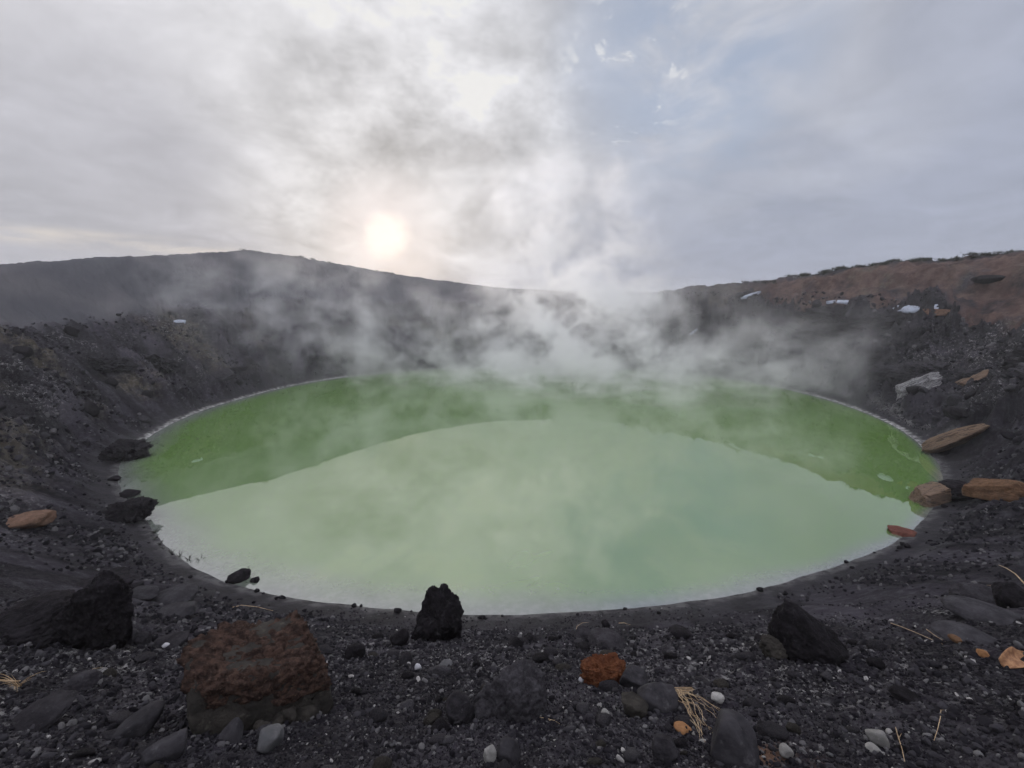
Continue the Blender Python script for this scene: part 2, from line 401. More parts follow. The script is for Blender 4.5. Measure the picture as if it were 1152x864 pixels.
def mats():
    M['black'] = stone_mat('black_lava', (.008, .007, .008), (.018, .016, .019), (.034, .032, .036))
    M['dark'] = stone_mat('dark_grey_lava', (.020, .018, .021), (.040, .038, .043), (.068, .066, .070))
    M['slab'] = stone_mat('smooth_basalt', (.022, .021, .024), (.043, .041, .046), (.062, .060, .065), 4, .75, .35)
    M['grey'] = stone_mat('grey_basalt', (.065, .066, .070), (.100, .100, .104), None, 5, .85, .4)
    M['pale'] = stone_mat('pale_pumice', (.16, .157, .15), (.26, .255, .245), None, 6, .9, .4, .7)
    M['white'] = stone_mat('white_quartz', (.36, .365, .39), (.52, .52, .55), None, 5, .7, .4)
    M['crust'] = stone_mat('rusty_scoria', (.024, .016, .014), (.082, .050, .039), (.125, .082, .062), 13, .98, 1., .1)
    M['rust'] = stone_mat('orange_scoria', (.100, .036, .018), (.165, .066, .032), (.05, .022, .014), 9, .95, 1., .1)
    M['matrix'] = stone_mat('brown_grey_matrix', (.026, .024, .022), (.050, .045, .040), (.078, .072, .062), 4, .9, .9, .1)
    M['brown'] = stone_mat('tan_brown_rock', (.105, .064, .045), (.160, .100, .072), (.07, .044, .033), 4, .85, .6, .1)
    M['ochre'] = stone_mat('ochre_brown_rock', (.085, .048, .028), (.140, .082, .048), (.045, .03, .02), 4, .85, .7, .1)
    M['orange'] = stone_mat('orange_pebble', (.21, .105, .05), (.30, .16, .075), None, 7, .8, .3, .1)
    M['reddish'] = stone_mat('dull_red_rock', (.085, .036, .028), (.14, .058, .045), None, 6, .9, .6, .1)
    M['mound'] = stone_mat('ash_grey_lava', (.030, .028, .032), (.060, .057, .064), (.090, .087, .092), 7, .95, 1.)
    M['gravel'] = stone_mat('gravel_stone', (.022, .021, .024), (.075, .073, .078), (.028, .026, .029), 9., .92, .5)
    m, g = material('split_timber_rock')     # layered, fibrous tan rock
    tc = g.n('ShaderNodeTexCoord').outputs['Object']
    st = g.vm('MULTIPLY', tc, (.5, 7., 7.))
    n = g.noise(st, 1.2, 8, .7, .6)
    c = g.mix(g.step(n, .38, .52), (.040, .026, .020), (.155, .105, .072))
    c = g.mix(g.step(g.noise(st, 3.2, 6, .7), .52, .72), c, (.21, .155, .115))
    surface(g, c, .85, n, .9, .08); M['layer'] = m
    m, g = material('pale_layered_rock')
    tc = g.n('ShaderNodeTexCoord').outputs['Object']
    st = g.vm('MULTIPLY', tc, (.6, 6., 6.))
    n = g.noise(st, 1.3, 8, .75, .8)
    c = g.mix(g.step(n, .40, .60), (.050, .048, .050), (.27, .27, .275))
    surface(g, c, .85, n, .9, .08); M['palelayer'] = m
    m, g = material('old_snow')
    tc = g.n('ShaderNodeTexCoord').outputs['Object']
    surface(g, g.mix(g.step(g.noise(tc, 2, 5, .6), .45, .7), (.34, .38, .46), (.24, .26, .30)), .6, g.noise(tc, 3, 5), .4, .05); M['snow'] = m
    m, g = material('dry_straw')
    tc = g.n('ShaderNodeTexCoord').outputs['Object']; oi = g.n('ShaderNodeObjectInfo').outputs['Random']
    surface(g, g.mix(g.step(g.noise(tc, 14, 4, .7), .35, .7), (.30, .20, .11), (.52, .41, .27)), .75, g.noise(tc, 60, 3), .4, .002); M['straw'] = m
    m, g = material('dead_leaf')
    tc = g.n('ShaderNodeTexCoord').outputs['Object']
    surface(g, g.mix(g.step(g.noise(tc, 12, 5, .7), .35, .65), (.20, .095, .05), (.42, .235, .12)), .7, g.noise(tc, 30, 4), .5, .004); M['leaf'] = m
    m, g = material('bush_leaves')
    tc = g.n('ShaderNodeTexCoord').outputs['Object']
    surface(g, g.mix(g.noise(tc, 9, 3), (.022, .025, .018), (.045, .048, .034)), .8); M['bush'] = m

def rock_mesh(name, seed, size, mat, **kw):
    p, f = rock_co(seed, **kw); p = p*np.array(size)/2
    return mesh_np(name, p, f, M[mat] if isinstance(mat, str) else mat)
def place(px, py, wpx, hpx, dep=.8, sink=.12):
    """Size in metres of a thing whose foot is seen at a pixel, and the point it stands on."""
    p, d = at(px, py); w = wpx*d/F; h = hpx*d/F
    el = -ray(px, py)[2]/math.hypot(*ray(px, py)[:2])
    return p, w, h, d, el
def boulder(px, py, wpx, hpx, mat, label, cat='rock', name='lava_rock', seed=None, group=None, dep=.85, roll=0, yaw=None, sink=.18, n=5, parent=None, taper=0, shear=0, **kw):
    p, w, h, d, el = place(px, py, wpx, hpx)
    D = w*dep
    # visible height = h_true*cos(el) + part of the depth seen from above
    ce = math.cos(math.atan(el)); se = math.sin(math.atan(el))
    H = max((h-.45*D*se)/ce, .22*w)
    Hf = H*(1+sink)
    seed = seed if seed is not None else int(px*31+py*7)
    pp, f = rock_co(seed, n=n, **kw)
    if taper: tz = (pp[:, 2]+1)/2; pp[:, :2] *= (1-taper*ss(.25, .95, tz))[:, None]
    if shear: pp[:, 0] += shear*(pp[:, 2]+1)/2; pp[:, 0] -= (pp[:, 0].max()+pp[:, 0].min())/2; pp[:, 0] /= np.abs(pp[:, 0]).max()
    pp = pp*np.array([w, D, Hf])/2
    if roll:
        c_, s_ = math.cos(R(roll)), math.sin(R(roll)); x_, z_ = pp[:, 0].copy(), pp[:, 2].copy()
        pp[:, 0] = x_*c_-z_*s_; pp[:, 2] = x_*s_+z_*c_
    pp[:, 2] += Hf/2-H*sink
    base = p.copy(); base[1] += D*.35
    me = mesh_np(name, pp, f, M[mat])
    x, y = base[0], base[1]
    zb = min(hz(x, y), p[2]+.15*D)
    o = obj(name, me, None, (x, y, zb))
    o.rotation_euler.z = -math.atan2(x, y)+.5*math.sin(seed*1.7) if yaw is None else R(yaw)
    tag(o, label, cat, group); return o, (w, D, H)

def cone_tube(pts, r0, r1, sides=6):
    """Tapered bent stalk through pts as (verts, faces)."""
    pts = [Vector(q) for q in pts]; co = []; f = []; n = len(pts)
    for i, q in enumerate(pts):
        t = (pts[min(i+1, n-1)]-pts[max(i-1, 0)]).normalized()
        a = t.orthogonal().normalized(); b = t.cross(a); r = r0+(r1-r0)*i/(n-1)
        for k in range(sides):
            an = 2*math.pi*k/sides; co.append(q+a*math.cos(an)*r+b*math.sin(an)*r)
    for i in range(n-1):
        for k in range(sides):
            k2 = (k+1) % sides; f.append((i*sides+k, i*sides+k2, (i+1)*sides+k2, (i+1)*sides+k))
    return [tuple(c) for c in co], f, n*sides
def stalks(name, lists, mat, parent=None, loc=None, sides=5):
    co = []; f = []
    for pts, r0, r1 in lists:
        c, ff, _ = cone_tube(pts, r0, r1, sides); b = len(co); co += c; f += [tuple(i+b for i in q) for q in ff]
        f.append(tuple(b+i for i in range(sides))[::-1]); f.append(tuple(b+len(c)-sides+i for i in range(sides)))
    me = bpy.data.meshes.new(name); me.from_pydata(co, [], f); me.materials.append(M[mat])
    for p in me.polygons: p.use_smooth = True
    return obj(name, me, parent, loc)
def bent(a, b, sag, k=7, jit=.0):
    a = Vector(a); b = Vector(b); L = (b-a).length; out = []
    for i in range(k):
        t = i/(k-1); q = a.lerp(b, t)+Vector((0, 0, 4*t*(1-t)*sag*L))
        q += Vector([random.uniform(-1, 1)*jit*L for _ in range(3)])*(1 if 0 < i < k-1 else 0); out.append(q)
    return out
def ground_pt(px, py, up=.0):
    p, d = at(px, py); return Vector((p[0], p[1], p[2]+up))
def twig(name, pxs, rad, label, cat='twig', mat='straw', up=.012, group=None, branches=()):
    """A dry stalk lying on the ground through the points seen at the given pixels."""
    P0 = [ground_pt(*q, up=up+(.01 if 0 < i < len(pxs)-1 else 0)) for i, q in enumerate(pxs)]
    org = P0[0].copy(); li = [([q-org for q in P0], rad, rad*.45)]
    for br in branches: li.append(([ground_pt(*q, up=up)-org for q in br], rad*.6, rad*.25))
    o = stalks(name, li, mat, None, org); tag(o, label, cat, group); return o

# ------------------------------------------------------------------ named rocks
def named_rocks():
    # the big boulder of the left foreground: grey-brown matrix below, rusty scoria crust on top, pale clasts in the joint
    p, w, h, d, el = place(284, 806, 150, 108)
    root = bpy.data.objects.new('boulder', None); link(root)
    X, Y = p[0], p[1]+.16; root.location = (X, Y, hz(X, Y)-.03); root.rotation_euler.z = -math.atan2(X, Y)
    tag(root, 'largest foreground boulder, grey below with a rusty red scoria crust on top', 'boulder')
    W = w*1.02; Hh = h*.95
    def piece(name, seed, c, size, mat, rot=(0, 0, 0), parent=root, **kw):
        me = rock_mesh(name, seed, [q*W for q in size], mat, **kw)
        o = obj(name, me, parent, [q*W for q in c]); o.rotation_euler = [R(a) for a in rot]; return o
    bp, bf = rock_co(11, n=6, planes=7, rough=.06, rf=1.6, boxy=True)
    size = np.array([1.0, .80, .73])*W/2
    x_, z_ = bp[:, 0].copy(), bp[:, 2].copy()
    bp[:, 2] -= .16*x_*(z_ > 0); bp[:, 0] *= 1-.10*ss(.2, 1, z_)
    low = bp*size*.97; low[:, 2] += .22*W
    obj('lower_body', mesh_np('lower_body', low, bf, M['matrix']), root)
    k = noise3(bp[:, 0]*2.3, bp[:, 1]*2.3, bp[:, 2]*2.3, 4)*.10+noise3(bp[:, 0]*6, bp[:, 1]*6, bp[:, 2]*6, 5)*.07+noise3(bp[:, 0]*15, bp[:, 1]*15, bp[:, 2]*15, 6)*.035
    k -= .09*np.clip(1-3.*np.abs(noise3(bp[:, 0]*8, bp[:, 1]*8, bp[:, 2]*8, 9)), 0, 1)
    line = .34-.42*x_+.22*noise3(bp[:, 0]*3, bp[:, 1]*3, bp[:, 2]*0, 8)
    on = ss(-.08, .10, z_-line)
    cr = bp*(1+(.035+k)[:, None]*on[:, None]-(.16*(1-on))[:, None])*size; cr[:, 2] += .22*W
    obj('rusty_crust', mesh_np('rusty_crust', cr, bf, M['crust']), root)
    for i, (cx, cz, s_, mt) in enumerate([(-.02, .20, .12, 'matrix'), (.07, .17, .15, 'matrix'), (.15, .21, .10, 'matrix'), (.25, .12, .19, 'matrix')]):
        piece('embedded_clast', 50+i, (cx, -.375+abs(cx)*.12, cz), (s_, .14, s_*.85), mt, (0, random.uniform(-30, 30), 0), n=4, planes=10)

    boulder(491, 722, 58, 66, 'black', 'upright black lava pinnacle standing between the foreground rubble and the near shore', seed=5, dep=.9, n=6, planes=12, rough=.16, rf=2., pits=.06, sink=.25, taper=.34, shear=.10, cat='rock', name='lava_pinnacle')
    # grey knobbly mound in the middle
    p, w, h, d, el = place(572, 806, 88, 74)
    root = bpy.data.objects.new('knobbly_boulder', None); link(root)
    X, Y = p[0], p[1]+.12; root.location = (X, Y, hz(X, Y)-.02); root.rotation_euler.z = -math.atan2(X, Y)
    tag(root, 'knobbly dark grey boulder half buried in gravel at the bottom centre', 'boulder')
    W = w
    me = rock_mesh('boulder_body', 71, (W, W*.9, W*1.35), 'mound', n=6, planes=10, rough=.13, rf=2.4, pits=.06); o = obj('boulder_body', me, root, (.02*W, .02, .16*W)); o.rotation_euler.y = R(14)
    for i, q in enumerate([(-.28, -.38, .18, .26), (-.10, -.44, .12, .24), (.05, -.42, .05, .22), (-.32, -.20, .34, .26), (.18, -.38, .10, .2)]):
        me = rock_mesh('knob', 80+i, (q[3]*W, q[3]*W, q[3]*W*.9), 'mound', n=4, planes=14, rough=.08); obj('knob', me, root, (q[0]*W, q[1]*W, q[2]*W))
    boulder(517, 814, 36, 34, 'dark', 'rounded grey stone leaning on the left of the knobbly centre boulder', n=5, rough=.05)
    boulder(572, 858, 28, 24, 'slab', 'blocky grey stone below the knobbly centre boulder at the bottom edge', n=5)
    boulder(922, 745, 84, 70, 'black', 'big black wedge-shaped boulder in the right foreground', name='boulder', cat='boulder', seed=14, dep=.8, n=6, planes=9, rough=.11, rf=2., pits=.03, roll=-4, sink=.3, shear=-.42)
    boulder(880, 741, 36, 30, 'matrix', 'crumbly grey-brown clod with dry grass against the black wedge boulder', cat='clod', name='clod', n=5, rough=.14, rf=3., pits=.08)
    boulder(682, 773, 58, 34, 'rust', 'bright rusty orange scoria lump in the right centre foreground', cat='scoria', name='scoria_lump', seed=9, n=6, rough=.2, rf=2.2, pits=.10, dep=.5)
    boulder(684, 749, 15, 11, 'white', 'white stone resting behind the orange scoria lump', cat='pebble', name='white_stone', n=4)
    boulder(655, 767, 8, 6, 'white', 'tiny white stone at the left foot of the orange scoria lump', cat='pebble', name='white_stone', n=3)
    boulder(704, 757, 17, 10, 'grey', 'smooth grey pebble right behind the orange scoria lump', cat='stone', name='stone', n=4)
    boulder(686, 729, 44, 24, 'dark', 'flat dark stone below a small round one, behind the orange scoria', cat='stone', name='flat_stone', planes=9)
    boulder(657, 719, 24, 15, 'dark', 'dull dark stone just left of the flat dark stone by the shore sand', cat='stone', name='flat_stone')
    boulder(682, 706, 10, 10, 'black', 'small round black stone above the flat dark stone', cat='stone', name='stone', n=4)
    boulder(767, 718, 24, 14, 'black', 'small black rock alone on the gravel brink right of centre', cat='rock', seed=3)
    boulder(598, 722, 15, 9, 'black', 'small tilted black stone on the brink right of the pinnacle', cat='stone', name='stone', roll=-30)
    boulder(448, 728, 22, 20, 'black', 'round black rock just left of the foot of the pinnacle', cat='rock', n=5)
    boulder(397, 741, 20, 18, 'black', 'round black rock right of the rusty foreground boulder', cat='rock', n=5)
    boulder(716, 776, 34, 24, 'slab', 'dark greenish grey stone touching the right end of the orange scoria', cat='stone', name='stone')
    boulder(744, 800, 46, 34, 'slab', 'dark greenish angular stone left of the straw bundle', cat='stone', name='stone')
    boulder(716, 808, 36, 26, 'matrix', 'brownish rounded stone below the orange scoria', cat='stone', name='stone')
    boulder(770, 824, 19, 9, 'orange', 'oval orange pebble below the straw bundle', cat='pebble', name='pebble', n=4, rough=.02)
    boulder(834, 862, 62, 52, 'slab', 'large smooth dark stone on brown soil at the bottom right of centre', cat='stone', name='slab_stone', planes=9, rough=.03)
    boulder(752, 856, 30, 24, 'dark', 'angular dark stone at the bottom edge left of the large smooth one', cat='stone', name='stone')
    boulder(1028, 792, 32, 16, 'black', 'black wedge stone alone on the right foreground gravel', cat='stone', name='stone', planes=8, roll=-10)
    # right edge cluster
    boulder(1132, 699, 78, 26, 'slab', 'broad flat dark slab at the right edge under the root-covered rocks', cat='slab', name='slab_stone', planes=8, rough=.03, dep=.7)
    boulder(1118, 680, 52, 30, 'dark', 'lumpy dark rock wrapped in dry roots at the right edge', cat='rock', pits=.06, rough=.1)
    boulder(1149, 682, 34, 34, 'black', 'black rock beside the root-wrapped one at the right edge', cat='rock', rough=.09)
    boulder(1114, 727, 68, 23, 'slab', 'smooth oval dark slab lying below the broad one at the right', cat='slab', name='slab_stone', planes=22, rough=.015, dep=.8)
    boulder(1077, 723, 12, 8, 'ochre', 'small ochre stone left of the smooth oval slab', cat='pebble', name='pebble', n=4)
    boulder(1109, 741, 11, 10, 'orange', 'small round orange stone below the smooth oval slab', cat='pebble', name='pebble', n=4)
    # left cluster
    boulder(94, 730, 80, 98, 'black', 'big black craggy rock in the left foreground, tallest of its heap', cat='rock', seed=21, n=6, rough=.12, rf=2.2, pits=.07, dep=.8)
    boulder(22, 722, 116, 62, 'black', 'wide dark lava hump at the left edge beside the craggy black rock', cat='rock', seed=22, n=6, rough=.09, rf=2.2, pits=.05, dep=.9)
    boulder(94, 664, 60, 22, 'black', 'black rubbly rock behind the craggy black rock', cat='rock', rough=.12, pits=.05)
    boulder(51, 689, 30, 16, 'reddish', 'dull red stone wedged left of the craggy black rock', cat='stone', name='stone')
    boulder(184, 679, 52, 24, 'slab', 'thick flat dark slab above the oval stone, left foreground', cat='slab', name='slab_stone', planes=8, rough=.03)
    boulder(191, 695, 42, 17, 'slab', 'flat oval dark stone in front of the thick slab, left', cat='stone', name='flat_stone', planes=20, rough=.02)
    boulder(150, 672, 34, 15, 'slab', 'flat grey stone left of the thick slab', cat='stone', name='flat_stone')
    boulder(148, 662, 16, 9, 'black', 'small pointed black stone on the flat grey stone heap', cat='stone', name='stone')
    boulder(140, 724, 18, 20, 'slab', 'upright grey stone at the right foot of the craggy black rock', cat='stone', name='stone')
    boulder(154, 726, 18, 17, 'dark', 'round dark stone next to the upright grey stone on the left', cat='stone', name='stone')
    boulder(182, 728, 40, 16, 'dark', 'long low dark stone left of the rusty boulder', cat='stone', name='stone')
    boulder(150, 828, 54, 24, 'slab', 'long rounded dark stone lying below left of the rusty boulder', cat='stone', name='long_stone', planes=20, rough=.02, roll=14, dep=.5)
    boulder(182, 858, 44, 28, 'slab', 'rounded dark stone at the bottom edge left of the pale grey egg stone', cat='stone', name='long_stone', planes=20, rough=.02, roll=12, dep=.6)
    boulder(299, 845, 29, 27, 'grey', 'egg-shaped light grey stone in front of the rusty boulder', cat='stone', name='stone', planes=18, rough=.03, roll=35)
    boulder(255, 836, 30, 20, 'slab', 'rounded dark stone at the left foot of the rusty boulder', cat='stone', name='stone', planes=18, rough=.03, roll=30)
    boulder(84, 779, 34, 22, 'dark', 'angular dark stone right of the dry grass tuft on the left', cat='stone', name='stone')
    boulder(22, 822, 66, 24, 'dark', 'broad smooth dark slab under the dry grass tuft at left', cat='slab', name='slab_stone', planes=9, roll=14)
    boulder(15, 591, 50, 20, 'brown', 'smooth tan-brown rock at the left edge on the crater slope', cat='rock', name='brown_rock', seed=4, planes=12, rough=.07)
    # shore, left
    boulder(127, 519, 48, 27, 'black', 'flat-topped black boulder, farther of two at the left tip of the lake', cat='boulder', name='boulder', seed=8, rough=.26, rf=2.6, pits=.06, n=6, planes=10)
    boulder(133, 587, 52, 31, 'black', 'craggy black boulder, nearer of two at the left tip of the lake', cat='boulder', name='boulder', seed=18, rough=.26, rf=2.6, pits=.07, n=6, planes=10)
    boulder(142, 560, 19, 10, 'black', 'small black rock behind the nearer black boulder on the left shore', cat='rock', seed=6)
    boulder(125, 541, 12, 6, 'black', 'small black stone between the two black boulders of the left shore', cat='stone', name='stone', n=4)
    boulder(110, 600, 19, 8, 'black', 'low black stone, left one of a pair below the left shore boulder', cat='stone', name='stone', n=4)
    boulder(128, 602, 9, 5, 'black', 'tiny black stone, right one of a pair below the left shore boulder', cat='stone', name='stone', n=4)
    boulder(265, 656, 24, 17, 'black', 'biggest black rock sitting right on the near left shoreline', cat='rock', seed=13)
    boulder(285, 658, 11, 9, 'black', 'small black stone next to the biggest rock of the near left shoreline', cat='stone', name='stone', n=4)
    boulder(595, 680, 22, 6, 'black', 'low dark rock awash in the pale shallows near centre', cat='rock', name='awash_rock', n=4)
    # shore, right
    p0 = ground_pt(1037, 509); p1 = ground_pt(1116, 483)
    def log(name, a, b, wid, hgt, mat, label, cat, seed, tp=1, **kw):
        v = b-a; L = v.length; pp, f = rock_co(seed, n=6, **kw)
        pp = pp.copy(); t = pp[:, 0]; pp = pp*np.array([L, wid, hgt])/2
        taper = 1-tp*(.55*ss(.1, 1, t)+.35*ss(-.5, -1, t)); pp[:, 1] *= taper; pp[:, 2] *= taper
        me = mesh_np(name, pp, f, M[mat]); o = obj(name, me, None, (a+b)/2+Vector((0, 0, hgt*.22)))
        o.rotation_euler = (R(-8), -math.asin(v.z/L), math.atan2(v.y, v.x)); tag(o, label, cat); return o
    log('driftwood_log', p0, p1, 1.6, 1.1, 'layer', 'long split tan log lying down the slope to the right shore', 'driftwood', 41, tp=.8, planes=5, boxy=True, rough=.08, rf=1.6)
    p, w, h, d, el = place(1054, 568, 48, 24)
    boulder(1055, 567, 48, 24, 'layer', 'tan layered rock jutting into the water at the right tip of the lake', cat='rock', name='layered_rock', seed=16, planes=7, boxy=True, rough=.08, n=6, yaw=12, dep=.55)
    boulder(1088, 562, 38, 23, 'black', 'black rock between the tan layered rock and the brown one, right shore', cat='rock', seed=17, n=6, planes=9, rough=.10)
    boulder(1134, 560, 58, 27, 'ochre', 'long ochre brown rock at the right edge beside the black shore rock', name='brown_rock', seed=43, planes=7, boxy=True, rough=.08, roll=14, n=6, dep=.5)
    boulder(1020, 603, 26, 8, 'reddish', 'small dull red rock at the right waterline', cat='rock', name='red_rock', seed=2, boxy=True)
    boulder(1004, 600, 8, 7, 'black', 'small dark stone at the tip of the dull red rock', cat='stone', name='stone', n=4)
    # right wall
    a, b = ground_pt(1003, 450), ground_pt(1058, 428)
    log('pale_slab', a, b, 3.0, 1.6, 'palelayer', 'pale grey layered slab tilted on the dark right crater wall', 'slab', 44, tp=.3, planes=6, boxy=True, rough=.09)
    a, b = ground_pt(1076, 436), ground_pt(1114, 421)
    log('tan_plank', a, b, 1.4, .8, 'layer', 'tan plank-like slab on the right crater wall above the pale slab', 'slab', 45, tp=.2, planes=6, boxy=True)
    boulder(1090, 464, 30, 15, 'black', 'black block on the right crater wall below the tan plank-like slab', cat='rock', seed=19)
    boulder(1057, 357, 22, 7, 'brown', 'flat tan block on the right ledge beside the oval snow patch', cat='block', name='tan_block', seed=31, planes=7, boxy=True, rough=.01)
    boulder(1122, 321, 30, 8, 'black', 'dark block lying on the reddish upper slope at the right', cat='rock', seed=33)

def outcrops():
    """Craggy masses of old lava standing out of the crater wall."""
    ms = [rock_mesh('lava_outcrop', 600+i, (2, 2, 2), 'black' if i % 2 else 'dark', n=6, planes=8, rough=.22, rf=2.2, pits=.08, boxy=True) for i in range(6)]
    r_ = np.random.default_rng(77)
    for side, a0, a1, n, s0, s1 in (('right', -22, 52, 20, 1.1, 3.2), ('far', 60, 118, 9, 1.2, 3.0), ('left', 128, 200, 9, .8, 2.0)):
        for k in range(n):
            th = R(a0+(a1-a0)*(k+r_.uniform(.1, .9))/n); h_ = (th+math.pi) % (2*math.pi)-math.pi
            rs = float(np.interp(h_, RS[0], RS[1])); r1 = float(np.interp(h_, R1[0], R1[1]))
            rad = rs+(r1-rs)*r_.uniform(.3, .9); x, y = CX+rad*math.cos(th), CY+rad*math.sin(th)
            o = obj('lava_outcrop', ms[int(r_.integers(6))]); q = r_.uniform(s0, s1)
            o.scale = (q*r_.uniform(.9, 1.5), q*.8, q*r_.uniform(.35, .6)); o.location = (x, y, hz(x, y)-q*.06)
            o.rotation_euler = (R(r_.uniform(-20, 5)), R(r_.uniform(-14, 14)), th+R(90+r_.uniform(-25, 25)))
            tag(o, 'craggy dark lava outcrop sticking out of the %s wall of the crater' % side, 'outcrop', 'lava outcrops on the %s crater wall' % side)
def snow(px, py, wpx, hpx, label, seed, slant=0, skirt=.5):
    """A flat irregular patch bedded in the ground: a slab lying on the mean slope, its rim sunk into the ash."""
    p, d = at(px, py); n = 40; org = Vector(p); e = 1.2
    nrm = Vector((-(hz(org.x+e, org.y)-hz(org.x-e, org.y))/(2*e), -(hz(org.x, org.y+e)-hz(org.x, org.y-e))/(2*e), 1)).normalized()
    view = Vector(ray(px, py)).normalized()
    nrm = (nrm+Vector((0, 0, .25))-view*.25).normalized(); lift = org+nrm*.10
    cam = Vector((0, 0, HC)); rim = []
    for i in range(n):
        an = 2*math.pi*i/n; q = 1+.22*float(noise2(np.array([math.cos(an)*1.4+seed*3]), np.array([math.sin(an)*1.4]), seed)[0])
        r_ = Vector(ray(px+math.cos(an)*wpx/2*q, py+math.sin(an)*hpx/2*q-math.cos(an)*slant/2))
        t = (lift-cam).dot(nrm)/r_.dot(nrm); v = cam+r_*t-org
        lim = max(wpx*d/F*.7, 2.5)
        if v.length > lim: v *= lim/v.length
        rim.append(v)
    bm = bmesh.new(); top = [bm.verts.new(nrm*(.10+.10*(wpx > 20)))]
    r1_ = [bm.verts.new(v*.6+nrm*.08) for v in rim]; r2_ = [bm.verts.new(v) for v in rim]; r3_ = [bm.verts.new(v*.96-nrm*skirt) for v in rim]
    for i in range(n):
        j = (i+1) % n; bm.faces.new((top[0], r1_[i], r1_[j])); bm.faces.new((r1_[i], r2_[i], r2_[j], r1_[j])); bm.faces.new((r2_[i], r3_[i], r3_[j], r2_[j]))
    bmesh.ops.recalc_face_normals(bm, faces=bm.faces)
    me = bpy.data.meshes.new('snow_patch'); bm.to_mesh(me); bm.free(); me.materials.append(M['snow'])
    for q in me.polygons: q.use_smooth = True
    o = obj('snow_patch', me, None, p); tag(o, label, 'snow patch'); return o
def snows():
    snow(1020, 347, 33, 8, 'oval bluish white snow patch on the right ledge', 1)
    snow(946, 339, 30, 3, 'flat ragged snow patch under the reddish slope, left of the oval one', 2)
    snow(1053, 345, 7, 6, 'tiny white snow spot above the tan block', 4)
    snow(203, 361, 14, 3, 'small bright snow patch on the left crater rim', 5)
    snow(783, 371, 18, 2, 'slanting white snow streak on the far wall right of the steam', 6, slant=12)
    snow(845, 331, 22, 2, 'thin snow streak on the upper slope right of the steam', 7, slant=7)

